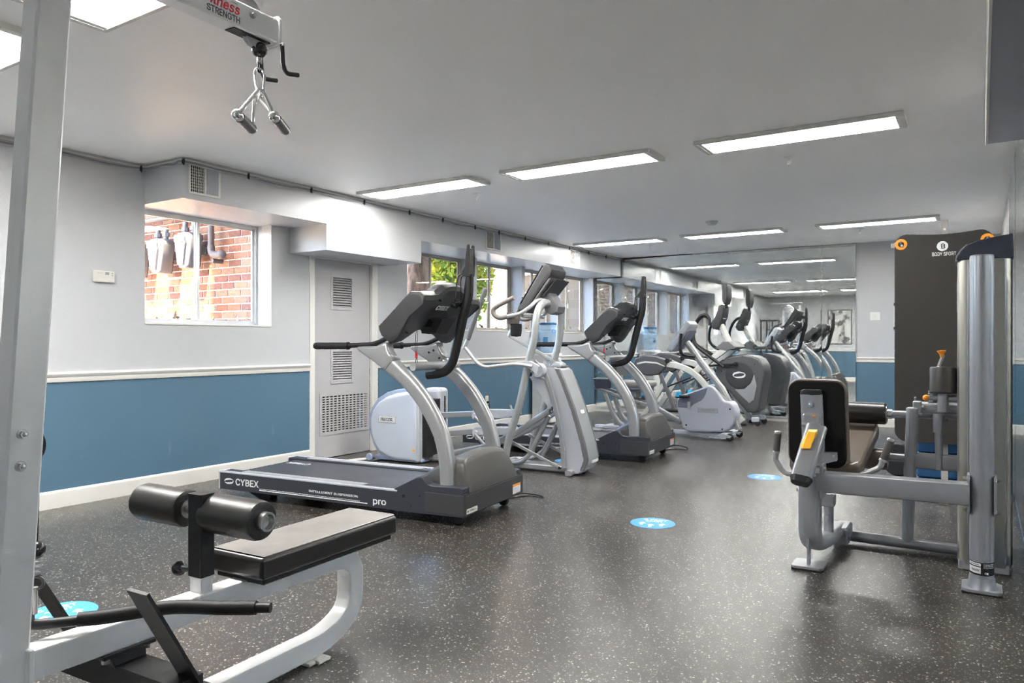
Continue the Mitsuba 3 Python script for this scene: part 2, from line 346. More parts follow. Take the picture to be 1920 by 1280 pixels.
# ceiling lights
def light(name, x0, x1, y0, y1, label, group, lamp):
    t = Thing(name, label, 'light', group=group)
    z = H - .028; f = .026
    t('frame', cat(rect_ring2(x0, x1, y0, y1, f, z, H), bx(x0, x0 + .05, y0 + f, y1 - f, z + .003, H), bx(x1 - .05, x1, y0 + f, y1 - f, z + .003, H)), 'm_trim', False)
    d = mesh([(x0 + .05, y0 + f, z + .006), (x0 + .05, y1 - f, z + .006), (x1 - .05, y1 - f, z + .006), (x1 - .05, y0 + f, z + .006)], [(0, 1, 2), (0, 2, 3)])
    t('diffuser', d, 'm_white', False, emitter={'type': 'area', 'radiance': rgb(lamp)})
    return t
def rect_ring2(x0, x1, y0, y1, w, z0, z1):
    return cat(rb(x0, x1, y0, y0 + w, z0, z1, .004), rb(x0, x1, y1 - w, y1, z0, z1, .004), bx(x0, x0 + w, y0 + w, y1 - w, z0, z1), bx(x1 - w, x1, y0 + w, y1 - w, z0, z1))
LW = (LAMP, LAMP * .975, LAMP * .93)
for i, (x, w) in enumerate(((-1.64, 'nearest the camera side on the right'), (-3.215, 'in the middle'), (-4.76, 'nearest the windows'))):
    light('ceiling_light', x, x + 1.26, 4.84, 5.16, f'slim ceiling light of the nearer row, {w}', 'slim ceiling lights', LW)
for i, (x, w) in enumerate(((-1.62, 'on the right by the mat'), (-3.23, 'beside the smoke detector'), (-4.76, 'nearest the windows'))):
    light('ceiling_light', x, x + 1.25, 9.02, 9.33, f'slim ceiling light of the farther row, {w}', 'slim ceiling lights', LW)
light('ceiling_panel_light', -3.17, -1.95, 1.12, 1.73, 'wide ceiling light panel above the white boom of the pulldown machine', 'wide ceiling light panels', LW)
light('ceiling_panel_light', -4.70, -3.48, 1.09, 1.70, 'wide ceiling light panel behind the white post at top left', 'wide ceiling light panels', LW)

# ---------------------------------------------------------------- mirrors, vents, cables and other fixtures
def quad(a, b, c, d): return mesh([a, b, c, d], [(0, 1, 2), (0, 2, 3)])
t = Thing('wall_mirror', 'large frameless mirror panels covering most of the end wall', 'mirror')
def panel(x0, x1, deg, y=YF - .018, z0=.068, z1=2.485):
    m = bx(x0 + .0015, x1 - .0015, -.0025, .0025, z0, z1); c = (x0 + x1) / 2
    m = mv(turn(mv(m, -c, 0, 0), deg, (0, 0, 1)), c, y, 0); return m
t('panel', panel(-5.395, -3.30, MIRROR_TILT[0]), 'm_mirror', False); t('panel', panel(-3.30, -1.885, MIRROR_TILT[1]), 'm_mirror', False); t('panel', panel(-1.885, -1.45, MIRROR_TILT[2]), 'm_mirror', False)
t('top_channel', bx(-3.2, -1.45, YF - .032, YF - .026, 2.462, 2.488), 'm_trim', False)
t('bottom_channel', bx(-5.38, -1.45, YF - .034, YF - .002, .05, .07), 'm_alu', False)
t = Thing('wall_mirror', 'tall mirror panels on the right wall behind the silver weight machine', 'mirror')
for a, b in ((-.9, 1.2), (1.2, 3.0), (3.0, 4.75), (4.75, 6.1), (6.1, 7.5)):
    t('panel', bx(XR - .008, XR - .003, a + .002, b - .002, .07, 2.18 if b < 4.8 else 2.47), 'm_mirror', False)
for y in (3.0, 4.75, 6.1): t('seam_strip', bx(XR - .009, XR - .0075, y - .003, y + .003, .07, 2.18 if y < 4.7 else 2.47), 'm_black', False)

def vent(y0, y1, label):
    t = Thing('air_vent', label, 'vent', group='air vents on the duct soffit'); z0, z1 = 2.24, 2.468; x = XS; w = .018; c = y0 + (y1 - y0) * .52
    t('frame', cat(rb(x, x + .008, y0, y1, z0, z0 + w, .002), rb(x, x + .008, y0, y1, z1 - w, z1, .002), rb(x, x + .008, y0, y0 + w, z0, z1, .002), rb(x, x + .008, y1 - w, y1, z0, z1, .002), bx(x, x + .007, c - .007, c + .007, z0, z1)), 'm_trim', False)
    t('cavity', bx(x, x + .0015, y0 + w, c, z0 + w, z1 - w), 'm_black', False)
    n = 8
    t('grid', cat([bx(x + .001, x + .006, y0 + w + (c - y0 - w) * i / n - .0016, y0 + w + (c - y0 - w) * i / n + .0016, z0 + w, z1 - w) for i in range(1, n)] + [bx(x + .001, x + .006, y0 + w, c, z0 + w + (z1 - z0 - 2 * w) * i / 9 - .0016, z0 + w + (z1 - z0 - 2 * w) * i / 9 + .0016) for i in range(1, 9)]), 'm_offwhite', False)
    t('louvers', cat([turn(bx(x - .004, x + .009, -.0045, .0045, z0 + w, z1 - w), 25, (0, 0, 1), (x, 0, 0)).apply_translation((0, c + .012 + (y1 - w - c - .012) * (i + .5) / 9, 0)) for i in range(9)]), 'm_lgray', False)
vent(3.285, 3.555, 'white air vent over the brick-view window')
vent(7.14, 7.46, 'white air vent on the soffit over the green-view windows')
vent(9.235, 9.545, 'white air vent on the soffit nearest the end mirror')

# cables stapled along the wall and soffit top
t = Thing('cable_run', 'bundle of grey cables clipped along the top of the wall and soffit', 'cable')
rng = random.Random(4)
route = [(XW + .012, y) for y in (-.95, -.4, .2, .8, 1.4, 2.0, 2.6, 3.2)] + [(XS - .2, 3.228)] + [(XS + .012, 3.235)] + [(XS + .012, y) for y in (3.8, 4.45, 5.1, 5.75, 6.3, 6.9, 7.4, 8.0, 8.6, 9.2, 9.8, 10.4, 10.98)]
for j, (off, r) in enumerate(((0, .006), (-.013, .0045), (-.024, .004))):
    P = []
    for i, (x, y) in enumerate(route):
        P.append((x, y, 2.478 + off))
        if i + 1 < len(route):
            x2, y2 = route[i + 1]; P.append(((x + x2) / 2, (y + y2) / 2, 2.478 + off - (.004 + .014 * j * rng.random())))
    t('cable', tube(cr(P, 3), r, 6), ('m_offwhite', 'm_mgray', 'm_lgray')[j])
clip = mikit.ply(cat(bx(-.004, .012, -.007, .007, -.02, .018), cyl((.008, 0, -.03), (.008, 0, -.008), .005, 8)), 'm_black')
for x, y in route[::1]:
    if abs(x - XS + .2) > .01: put(numbered(t.key + '__clip'), clip, None, matr(x, y, 0, 2.466))
t('drop_cable', tube(fil([(XS + .008, 10.99, 2.46), (XS + .008, 10.99, 2.192), (XW + .012, 10.99, 2.192), (XW + .012, 10.99, .05)], .02), .005, 6), 'm_black')

def sprinkler(x, y, label):
    t = Thing('fire_sprinkler', label, 'sprinkler', group='ceiling sprinklers')
    t('escutcheon', lathe([(.001, -.006), (.03, -.004), (.034, 0), (.001, 0)], (x, y, H - .001)), 'm_chrome')
    t('body', cat(cyl((x, y, H - .03), (x, y, H - .004), .009, 12), tube([(x - .009, y, H - .028), (x - .012, y, H - .045), (x - .003, y, H - .06)], .0025, 6), tube([(x + .009, y, H - .028), (x + .012, y, H - .045), (x + .003, y, H - .06)], .0025, 6)), 'm_chrome')
    t('deflector', lathe([(.001, -.003), (.014, -.002), (.014, 0), (.001, 0)], (x, y, H - .06)), 'm_chrome')
sprinkler(-3.88, 5.49, 'chrome sprinkler head in front of the nearer light row, on the left'); sprinkler(-1.185, 5.62, 'chrome sprinkler head below the right light of the nearer row')
sprinkler(-3.89, 9.66, 'small sprinkler head beyond the far window-side light'); sprinkler(-1.22, 9.66, 'small sprinkler head beyond the far right-hand light')
t = Thing('smoke_detector', 'white round smoke detector on the ceiling', 'smoke detector')
t('base', lathe([(.001, 0), (.07, 0), (.07, -.012), (.001, -.012)], (-2.55, 8.17, H)), 'm_white'); t('cover', lathe([(.058, -.012), (.062, -.022), (.045, -.042), (.001, -.046)], (-2.55, 8.17, H)), 'm_white')
t = Thing('thermostat', 'white wall thermostat beside the brick-view window', 'thermostat'); xw = XW
t('body', rrb(xw, xw + .026, 2.848, 2.995, 1.580, 1.664, .006), 'm_offwhite'); t('screen', rb(xw + .025, xw + .0275, 2.925, 2.952, 1.635, 1.655, .001), 'm_mgray', False)
t('button', cyl((xw + .025, 2.975, 1.648), (xw + .028, 2.975, 1.648), .004, 8), 'm_mgray'); t('button', cyl((xw + .025, 2.975, 1.632), (xw + .028, 2.975, 1.632), .004, 8), 'm_mgray'); t('slots', cat(*[bx(xw + .025, xw + .027, 2.868 + .010 * i, 2.872 + .010 * i, 1.644, 1.648) for i in range(4)]), 'm_mgray', False)
def outlet(y, z, label):
    t = Thing('wall_outlet', label, 'outlet')
    t('plate', rb(xw, xw + .006, y - .036, y + .036, z - .058, z + .058, .003), 'm_offwhite'); t('socket', rrb(xw + .002, xw + .009, y - .016, y + .016, z + .008, z + .040, .003), 'm_offwhite'); t('socket', rrb(xw + .002, xw + .009, y - .016, y + .016, z - .040, z - .008, .003), 'm_offwhite')
    t('plug', rrb(xw + .008, xw + .035, y - .013, y + .013, z - .037, z - .012, .004), 'm_black'); t('cord', tube(cr([(xw + .03, y, z - .03), (xw + .045, y, z - .1), (xw + .03, y, z - .22), (xw + .04, y + .03, .006), (xw + .25, y + .1, .006)], 6), .004, 6), 'm_black')
outlet(7.86, .39, 'wall outlet with a black plug in the blue wall under the windows')
t = Thing('light_switch', 'white light switch on the end wall between mirror and corkboard', 'switch')
t('plate', rb(-1.275, -1.150, YF - .006, YF, 1.432, 1.548, .003), 'm_white'); t('toggle', rrb(-1.218, -1.206, YF - .018, YF - .003, 1.482, 1.502, .003), 'm_offwhite')
t = Thing('corkboard', 'small corkboard with a paper notice on the end wall', 'notice board')
x0, x1, z0, z1, y = -.965, -.36, 1.325, 1.645, YF
t('board', bx(x0, x1, y - .012, y, z0, z1), 'm_cork', False); t('frame', cat(rb(x0 - .015, x1, y - .018, y, z1 - .004, z1 + .014, .003), rb(x0 - .015, x1, y - .018, y, z0 - .014, z0 + .004, .003), rb(x0 - .018, x0, y - .018, y, z0, z1, .003)), 'm_alu', False)
for z in (z0, z1): t('corner_cap', rrb(x0 - .024, x0 + .014, y - .022, y, z - .018, z + .018, .005), 'm_black')
mat('notice', (.74, .56, .28), .7)
t('notice', bx(x0 + .02, x1 - .02, y - .0135, y - .012, z0 + .02, z1 - .02), 'm_notice', False)
t('print', cat(*[bx(x0 + .06, x1 - .05 - .1 * (i % 3), y - .0142, y - .0134, z1 - .06 - .02 * i, z1 - .064 - .02 * i) for i in range(11)]), 'm_offwhite', False)
mat('oldwood', (.07, .02, .014), .6)
struct('trim_6', hull([(-4.90, YF - .03, 2.470), (-4.90, YF - .03, 2.498), (-3.75, YF - .03, 2.490), (-3.75, YF - .03, 2.498), (-4.9, YF - .024, 2.47), (-4.9, YF - .024, 2.498), (-3.75, YF - .024, 2.49), (-3.75, YF - .024, 2.498)]), 'm_oldwood', 'bare dark red wood strip above the end mirror')
t = Thing('loose_cable', 'black cables lying on the floor by the louvred door', 'cable')
t('cord', tube(cr([(-5.25, 4.95, .006), (-5.1, 5.2, .006), (-5.05, 5.45, .006), (-5.2, 5.75, .006), (-5.1, 6.0, .006)], 6), .005, 6), 'm_black'); t('cord', tube(cr([(-5.2, 5.0, .006), (-4.95, 5.15, .006), (-4.9, 5.4, .006), (-5.0, 5.6, .006), (-4.9, 5.8, .006)], 6), .006, 6), 'm_black')
t = Thing('cord_cover', 'short beige cord cover strip on the floor by the louvred door', 'cord cover')
t('strip', prism([(-5.20, 5.02), (-5.12, 4.99), (-5.02, 5.30), (-5.04, 5.36), (-5.10, 5.34)], 0.001, .012, 'z', .003), 'm_offwhite', 40)
# framed picture on the back wall (seen in the mirror)
def pic(p, n, uv):
    a = mikit.fbm(p.x * 9, p.z * 6, 1, 4); s = mikit.smoothstep(.03, .0, dr.abs(p.x + 3.5 - .3 * (p.z - 1.5)) - .03)
    return mikit.mix((.55, .55, .53), (.10, .10, .10), dr.clip(mikit.smoothstep(.45, .7, a) + .2 * s, 0, 1))
mat('picture', mikit.proc(pic), .3)
t = Thing('framed_picture', 'black and white framed picture seen in the end mirror', 'picture')
t('print', bx(-3.86, -3.26, YB, YB + .012, 1.09, 2.05), 'm_picture', False)
t('frame', cat(rb(-3.885, -3.235, YB, YB + .02, 2.045, 2.07, .003), rb(-3.885, -3.235, YB, YB + .02, 1.07, 1.095, .003), rb(-3.885, -3.86, YB, YB + .02, 1.07, 2.07, .003), rb(-3.26, -3.235, YB, YB + .02, 1.07, 2.07, .003)), 'm_dgray', False)
# floor stickers
def sticker(x, y, deg, label, colour='m_decal'):
    t = Thing('floor_sticker', label, 'floor sticker', matr(x, y, deg), group='round blue distancing stickers'); r = .141
    t('disc', lathe([(r, 0), (r, .0012), (.001, .0012)], (0, 0, 0), n=48), colour, False)
    for cx, cy in ((-.062, -.030), (0, -.066), (.062, -.030)):
        t('arrow', cat(prism([(cx - .010, cy - .034), (cx + .010, cy - .034), (cx + .010, cy + .006), (cx + .024, cy + .006), (cx, cy + .036), (cx - .024, cy + .006), (cx - .010, cy + .006)], .0010, .0018, 'z')), 'm_white', False)
    t('lettering', cat(text('6 FEET', .034, (-.075, .062, .001), (1, 0, 0), (0, 1, 0), .0008, True, .15), text('APART', .024, (-.055, .026, .001), (1, 0, 0), (0, 1, 0), .0008, True, .11)), 'm_white', False)
sticker(-1.755, 4.41, 10, 'round blue floor sticker in the open middle of the floor')
sticker(-3.29, 1.60, 75, 'round blue floor sticker behind the black foot plates')
sticker(-1.55, 6.42, 10, 'round blue floor sticker beside the leg machine seat')
sticker(-3.35, 6.28, 80, 'round pale blue floor sticker under the frame of the elliptical')

# ---------------------------------------------------------------- cable pulldown machine in the foreground (left)
LM = matr(-2.03, 1.5, 3)
t = Thing('pulldown_machine', 'white cable pulldown machine with black padded bench and roller pads', 'weight machine', LM)
pp = lambda z: -.660 + (z - .37) * .0622       # centre of the leaning post
t('post', loft([A([(sx * .034, pp(z) + sy * .042 + 0 * z, z) for sx, sy in ((-1, -.86), (-.86, -1), (.86, -1), (1, -.86), (1, .86), (.86, 1), (-.86, 1), (-1, .86))]) for z in (0, .4, 1.2, 2.30)]), 'm_whitepaint', False)
t('post_cap', rb(-.04, .04, pp(2.3) - .05, pp(2.3) + .05, 2.295, 2.31, .004), 'm_whitepaint', False)
t('post_foot', rb(-.25, .25, -.76, -.60, 0.0, .03, .006), 'm_whitepaint', False)
for v, z in ((-.636, .925), (-.640, .848)):
    t('bolt', cat(cyl((.034, v, z), (.038, v, z), .013, 16), cyl((.037, v, z), (.046, v, z), .0095, 6), ball((.046, v, z), .006, 1)), 'm_steel')
t('bench_frame', bar(fil([(0, -.62, .352), (0, .50, .335), (0, .567, .29), (0, .567, .12), (0, .42, .052), (0, -.70, .052)], .16, 8), .07, .078, (1, 0, 0), .008), 'm_whitepaint', 30)
t('weld_plate', rb(-.05, .05, -.63, -.615, .25, .40, .003), 'm_whitepaint', False)
t('foot_pad', rb(-.05, .05, .30, .36, 0, .012, .003), 'm_offwhite', False); t('foot_pad', rb(.02, .068, .33, .39, .002, .014, .003), 'm_offwhite', False)
# seat
pad = rrb(-.128, .128, .02, .70, .392, .468, .018)
s = t('seat', pad, 'm_vinyl', 50)
def worn(p, n, uv):
    f = mikit.fbm(p.x * 9, p.y * 9, p.z * 9, 4)
    return mikit.mix((.10, .098, .095), (.19, .175, .16), f)
mat('worn', mikit.proc(worn), .36, spec=.55)
t('seat_top', hull([(x * s_, y, z) for s_ in (-1, 1) for x, y, z in ((.119, .034, .4685), (.119, .686, .4685), (.112, .030, .4705), (.112, .690, .4705), (.119, .05, .464))]), 'm_worn', 40, 'worn grey seat top')
t('seat_board', rb(-.11, .11, .04, .68, .374, .393, .004), 'm_black', False)
t('seat_frame', rb(-.03, .03, .04, .60, .345, .375, .004), 'm_whitepaint', False)
# roller pads on their post
t('roller_post', bar([(0, -.104, .432), (0, -.104, .684)], .062, .052, (1, 0, 0), .005), 'm_black', False)
t('roller_post_sleeve', bar([(0, -.104, .38), (0, -.104, .45)], .052, .044, (1, 0, 0), .004), 'm_whitepaint', False)
zr, vr = .62, -.076
RP = [(.012, 0), (.046, 0), (.056, .004), (.060, .014), (.060, .212), (.056, .226), (.046, .23), (.012, .23)]
for s_ in (-1, 1):
    r = t('roller_pad', lathe(RP, (-.045 + s_ * .052, vr, zr), (s_, 0, 0), 32), 'm_foam', 40)
    t('sleeve', lathe([(.012, .22), (.029, .22), (.029, .255), (.022, .255), (.020, .235), (.012, .235)], (-.045 + s_ * .052, vr, zr), (s_, 0, 0), 24), 'm_steel', 40, under=r)
    t('washer', lathe([(.018, 0), (.03, 0), (.03, -.004), (.018, -.004)], (-.045 + s_ * .052, vr, zr), (s_, 0, 0), 24), 'm_brushed', 40, under=r)
t('axle', cyl((-.31, vr, zr), (.22, vr, zr), .016, 16), 'm_dgray')
t('adjust_knob', cat(ball((-.165, -.06, .416), .024, 3), tube([(-.15, -.065, .42), (-.03, -.095, .44)], .010, 10)), 'm_blackgloss')
# foot plates on their cross bar
t('foot_bracket', cat(rb(-.045, .045, -.44, -.285, .300, .312, .002), loft([A([(-.03, -.42, .305), (.03, -.42, .305), (.03, -.31, .305), (-.03, -.31, .305)]), A([(-.035, -.40, .265), (.035, -.40, .265), (.035, -.31, .255), (-.035, -.31, .255)])])), 'm_black', False)
for v in (-.425, -.30): t('bolt', cyl((.03, v, .288), (.03, v, .302), .011, 10), 'm_steel')
cb = lambda x: -.365 - .0 * x
t('foot_bar', loft([A([(x, -.40, .200), (x, -.31, .200), (x, -.31, .272), (x, -.40, .272)]) for x in (-.275, .275)]), 'm_black', False)
for s_ in (-1, 1):
    a, b = (.22, .30) if s_ > 0 else (-.30, -.22)
    pl = loft([A([(a, v, z), (b, v, z), (b, v + .008, z + .004), (a, v + .008, z + .004)]) for v, z in ((-.490, .535), (-.315, .215))])
    t('foot_plate', pl, 'm_black', False)
    t('toe_lip', hull([(x, v, z) for x in (a, b) for v, z in ((-.318, .212), (-.314, .222), (-.266, .222), (-.268, .214))]), 'm_black', False)
# boom
t('boom', bar([(0, -.60, 2.190), (0, .172, 2.198)], .068, .086, (1, 0, 0), .008), 'm_whitepaint', False)
t('boom_end_plate', prism([(-.040, 2.145), (.040, 2.145), (.040, 2.240), (.030, 2.252), (-.030, 2.252), (-.040, 2.240)], .172, .184, 'y', .003), 'm_whitepaint', False)
t('top_pulley', lathe([(.012, -.012), (.062, -.012), (.056, 0), (.062, .012), (.012, .012)], (0, .062, 2.218), (1, 0, 0), 32), 'm_dgray', 40)
t('pulley_bolt', cat(cyl((.034, .062, 2.210), (.040, .062, 2.210), .011, 12), cyl((.04, .062, 2.210), (.048, .062, 2.210), .008, 6)), 'm_steel')
t('pulley_slot', rb(-.022, .022, .0, .15, 2.150, 2.1535, .001), 'm_black', False)
t('lower_pulley_guard', lathe([(.012, -.010), (.044, -.010), (.038, 0), (.044, .010), (.012, .010)], (0, .10, 2.168), (1, 0, 0), 28), 'm_lgray', 40)
t('lettering', text('Life Fitness', .030, (.0342, -.205, 2.190), (0, 1, 0), (0, 0, 1), .0008, True, .215, .25), 'm_red', False, 'red script lettering')
t('lettering', text('STRENGTH', .020, (.0342, -.112, 2.163), (0, 1, 0), (0, 0, 1), .0008, True, .124), 'm_dtext', False, 'dark lettering STRENGTH')
t('decal_line', bx(.034, .0348, -.02, .004, 2.222, 2.2235), 'm_dtext', False)
for x, v in ((.052, .172), (-.052, .172)):
    t('hook', tube(fil([(x, v + .0, 2.150), (x, v + .004, 2.085), (x + .006, v + .012, 2.055), (x + .012, v + .062, 2.064)], .025), .0075, 10), 'm_blackgloss', 50)
t('hook_bar', rb(-.06, .06, .166, .182, 2.143, 2.155, .003), 'm_whitepaint', False)
# low cable with its hardware
t('pulley', lathe([(.01, -.012), (.05, -.012), (.044, 0), (.05, .012), (.01, .012)], (0, -.618, .89), (1, 0, 0), 28), 'm_black', 40)
t('cable', cyl((0, -.585, .64), (.0, -.578, .89), .0035, 8), 'm_black')
t('stop_ball', ball((0, -.588, .628), .023, 3), 'm_blackgloss', True)
t('crimp', cat(*[rb(-.011, .011, -.598, -.578, .565 + .012 * i, .574 + .012 * i, .003) for i in range(3)]), 'm_steel', False)
t('thimble', tube([(math.sin(a) * .014 * (1 if a else 0), -.588 + .013 * math.sin(a), .545 - .016 * math.cos(a)) for a in np.linspace(0, 2 * math.pi, 15)[:-1]], .004, 6, True), 'm_dgray')
t('shackle', cyl((0, -.588, .468), (0, -.588, .535), .006, 10), 'm_steel')
mat('knurl', (.16, .155, .15), .35, .9)
# double D row handle hanging from the boom cable
h = Thing('row_handle', 'chrome double grip row handle hanging from the white boom', 'cable handle', LM)
v0 = .122
h('stop_ball', ball((0, v0, 2.125), .026, 3), 'm_blackgloss', True)
h('crimp', cat(*[lathe([(.003, 0), (.009, .002), (.009, .009), (.003, .011)], (0, v0, 2.078 + .011 * i), n=12) for i in range(3)]), 'm_chrome')
h('cable_loop', tube(fil([(0, v0 - .004, 2.078), (0, v0 - .006, 2.055), (0, v0, 2.048), (0, v0 + .006, 2.055), (0, v0 + .004, 2.078)], .004), .0035, 6), 'm_black')
h('carabiner', tube(cr([(0, v0, 2.062), (0, v0 + .021, 2.050), (0, v0 + .018, 2.012), (0, v0 + .011, 1.978), (0, v0 + .002, 1.968), (0, v0 - .010, 1.985), (0, v0 - .020, 2.045)], 5, True), .0042, 8, True), 'm_chrome')
L1, L2, R1, R2 = A([.045, -.006, 1.867]), A([-.040, .129, 1.865]), A([.045, .144, 1.902]), A([-.040, .277, 1.897])
top = A([.0, .108, 1.982])
h('yoke', tube(fil([L1, top + (.02, -.008, 0), top + (.02, .010, 0), R1], .02), .0072, 10), 'm_chrome')
h('yoke', tube(fil([L2, top + (-.03, .020, -.002), top + (-.03, .038, -.002), R2], .02), .0062, 10), 'm_chrome')
h('yoke_web', hull([top + p for p in ((.022, -.012, .006), (.022, .016, .006), (-.032, .018, .004), (-.032, .042, .004), (.02, .0, -.012), (-.03, .03, -.03))]), 'm_chrome', False)
for a, b in ((L1, L2), (R1, R2)):
    d = (b - a) / np.linalg.norm(b - a)
    g = h('grip', cyl(a + d * .02, b - d * .012, .0175, 20, .002), 'm_knurl', 40, 'knurled dark grip')
    h('end_cap', cat(ball(a, .0185, 2), cyl(a, a + d * .024, .0155, 16)), 'm_chrome', 40, under=g); h('end_cap', cyl(b - d * .014, b + d * .004, .015, 16, .004), 'm_chrome', 40, under=g)
# straight bar clipped to the low cable, resting on the bench frame
b = Thing('curl_bar', 'long black cable bar resting across the white bench frame', 'cable bar', LM)
b('shaft', tube(cr([(-.30, -.86, .46), (-.10, -.62, .432), (-.02, -.545, .425), (.06, -.44, .424), (.16, -.325, .43), (.30, -.27, .436), (.42, -.212, .440)], 8), .0135, 14), 'm_black', 50)
b('grip', tube(cr([(.015, -.49, .424), (.06, -.44, .424), (.16, -.325, .43), (.30, -.27, .436), (.385, -.230, .439)], 8), .0185, 16), 'm_rubber', 50)
b('tab', prism([(-.606, .428), (-.566, .428), (-.566, .463), (-.575, .470), (-.597, .470), (-.606, .463)], -.052, -.044, 'x', .001), 'm_dgray', False)

# ---------------------------------------------------------------- outside the windows
def ground_fn(p, n, uv):
    f = mikit.fbm(p.x * 7, p.y * 7, 0, 4); a, b_, r = mikit.voronoi(p.x * 22, p.y * 22)
    return mikit.mix(mikit.mix((.38, .33, .27), (.56, .50, .42), f), mikit.mix((.30, .19, .10), (.46, .38, .27), r), mikit.smoothstep(.4, .1, a))
mat('ground', mikit.proc(ground_fn), .9, spec=.2)
struct('ground_outside', bx(-40, XW - TK - .001, -30, 60, .9, 1.20), 'm_ground', 'leaf strewn ground outside the windows')
# our building above the gym and the brick wing
mat('mortar', (.36, .33, .30), .9, spec=.2)
def brick_tex(p, n, uv):
    a = dr.select(dr.abs(n.x) > .5, p.y, p.x); row = dr.floor(p.z / .0775); u_ = a / .213 + .5 * (row - 2 * dr.floor(row / 2))
    fx, fz = u_ - dr.floor(u_), p.z / .0775 - row
    m = dr.select((fx < .055) | (fz < .14), 1.0, 0.0); r = mikit.cell_rand(dr.floor(u_), row)
    return mikit.mix(mikit.mix((.085, .05, .03), (.13, .08, .048), r), (.2, .175, .14), m)
mat('farbrick', mikit.proc(brick_tex), .9, spec=.2)
def tan_tex(p, n, uv):
    a = dr.select(dr.abs(n.x) > .5, p.y, p.x); row = dr.floor(p.z / .205); u_ = a / .41 + .5 * (row - 2 * dr.floor(row / 2))
    fx, fz = u_ - dr.floor(u_), p.z / .205 - row
    m = dr.select((fx < .03) | (fz < .06), 1.0, 0.0)
    return mikit.mix(mikit.mix((.15, .117, .083), (.175, .14, .10), mikit.cell_rand(dr.floor(u_), row)), (.2, .175, .14), m)
mat('tanwall', mikit.proc(tan_tex), .9, spec=.2)
struct('building_upper', bx(XW - TK, XR + .4, YB - .5, YF + 1, H + .31, 14), 'm_farbrick', 'upper brick storey of the building')
WY = 4.95
struct('brick_wing', bx(-8.6, XW - TK - .001, WY + .006, 6.15, 1.2, 6.0), 'm_mortar', 'brick wing of the building outside the window')
put('brick_wing__back_face', bx(-8.6, XW - TK - .002, 6.15, 6.19, 1.2, 6.0), 'm_farbrick', smooth=False)
put('brick_wing__tower', bx(-7.3, XW - TK - .002, WY + .05, 6.18, 6.0, 16.0), 'm_farbrick', smooth=False)  # unseen tall part, added to cast shade on the tan building
put('brick_wing__upper_face', bx(-8.6, XW - TK - .002, WY, WY + .01, 2.75, 6.0), 'm_farbrick', smooth=False)
rng = random.Random(11)
tones = [(.150, .060, .036), (.185, .082, .05), (.12, .054, .04), (.165, .092, .062), (.20, .105, .068)]
def mk_brick(i):
    c = A(tones[i])
    lo, hi = tuple(float(v) for v in c * .72), tuple(float(v) for v in c * 1.25)
    def f(p, n, uv): return mikit.mix(lo, hi, mikit.fbm(p.x * 38, p.y * 38, p.z * 60, 3))
    mat(f'brick{i}', mikit.proc(f), .9, spec=.2)
for i in range(5): mk_brick(i)
bv = []
for i in range(5):
    v = rb(0, .201, .0, .02, 0, .0645, .003); v.vertices += A([[rng.uniform(-.001, .001) for _ in range(3)] for _ in v.vertices]); bv.append(mikit.ply(v, f'm_brick{i}'))
ZB, nr = 1.165, 0
for row in range(20):
    z = ZB + row * .0775
    for c in range(15):
        x = -8.42 + c * .213 + (row % 2) * .1065
        if x + .203 > XW - TK - .005 or x < -8.55: continue
        if nr >= 299: break
        put(numbered('brick_wing__brick'), bv[rng.randrange(5)], None, matr(x, WY + rng.uniform(-.003, .001), 0, z)); nr += 1
struct('wing_balcony', bx(-8.6, XW - TK - .002, WY - .82, WY + .02, 3.0, 3.16), 'm_mortar', 'concrete balcony slab over the brick wing wall')
# gas meters on the wing wall
def meter(x, z, label, s=1.0):
    t = Thing('gas_meter', label, 'gas meter', matr(x, WY - .17, 0, z), group=None)
    t('housing', loft([A([(sx * w, y, zz) for sx, y in ((-1, -.07), (-.7, -.10), (.7, -.10), (1, -.07), (1, .05), (.7, .08), (-.7, .08), (-1, .05))]) for w, zz in ((.06, -.20), (.085, -.17), (.115, .0), (.13, .10), (.13, .14), (.10, .17))]), 'm_meter', 40)
    t('face_plate', loft([A([(sx * w, y, zz) for sx, y in ((-1, -.125), (1, -.125), (1, -.09), (-1, -.09))]) for w, zz in ((.045, -.17), (.085, .05), (.085, .08))]), 'm_meterlight', False)
    t('index', rb(-.06, .06, -.16, -.10, .06, .14, .01), 'm_meterindex', False); t('badge', bx(-.028, .028, -.128, -.118, -.07, .0), 'm_meterindex', False)
    t('wall_bracket', rb(-.04, .04, .07, .168, -.05, .05, .004), 'm_meter', False)
    for s_ in (-1, 1): t('union', cat(cyl((s_ * .075, -.01, .16), (s_ * .075, -.01, .30), .026, 14), cyl((s_ * .075, -.01, .20), (s_ * .075, -.01, .24), .040, 8)), 'm_meter')
mat('meter', (.10, .11, .13), .5)
mat('meterlight', (.17, .185, .22), .5); mat('meterindex', (.36, .35, .31), .5)
mat('pipe', (.07, .06, .06), .6)
meter(-7.12, 2.13, 'grey gas meter on the brick wall, the one beside the window mullion')
meter(-7.62, 2.10, 'grey gas meter on the brick wall, second from the window mullion')
meter(-8.10, 2.08, 'grey gas meter on the brick wall at the window edge')
t = Thing('gas_pipe', 'dark gas pipe with an elbow on the brick wall', 'pipe')
t('riser', tube([(-6.84, WY - .12, 2.75), (-6.84, WY - .12, 2.14)], .032, 12), 'm_pipe'); t('elbow', cat(tube(cr([(-6.84, WY - .12, 2.16), (-6.83, WY - .12, 2.09), (-6.78, WY - .12, 2.06), (-6.68, WY - .12, 2.055)], 4), .038, 12), ball((-6.665, WY - .12, 2.055), .048, 2)), 'm_pipe')
t('stub', cyl((-6.82, WY - .12, 2.0), (-6.82, WY + .02, 2.0), .024, 10), 'm_pipe'); t('manifold', tube([(-8.5, WY - .17, 2.50), (-6.84, WY - .14, 2.52)], .028, 12), 'm_pipe')
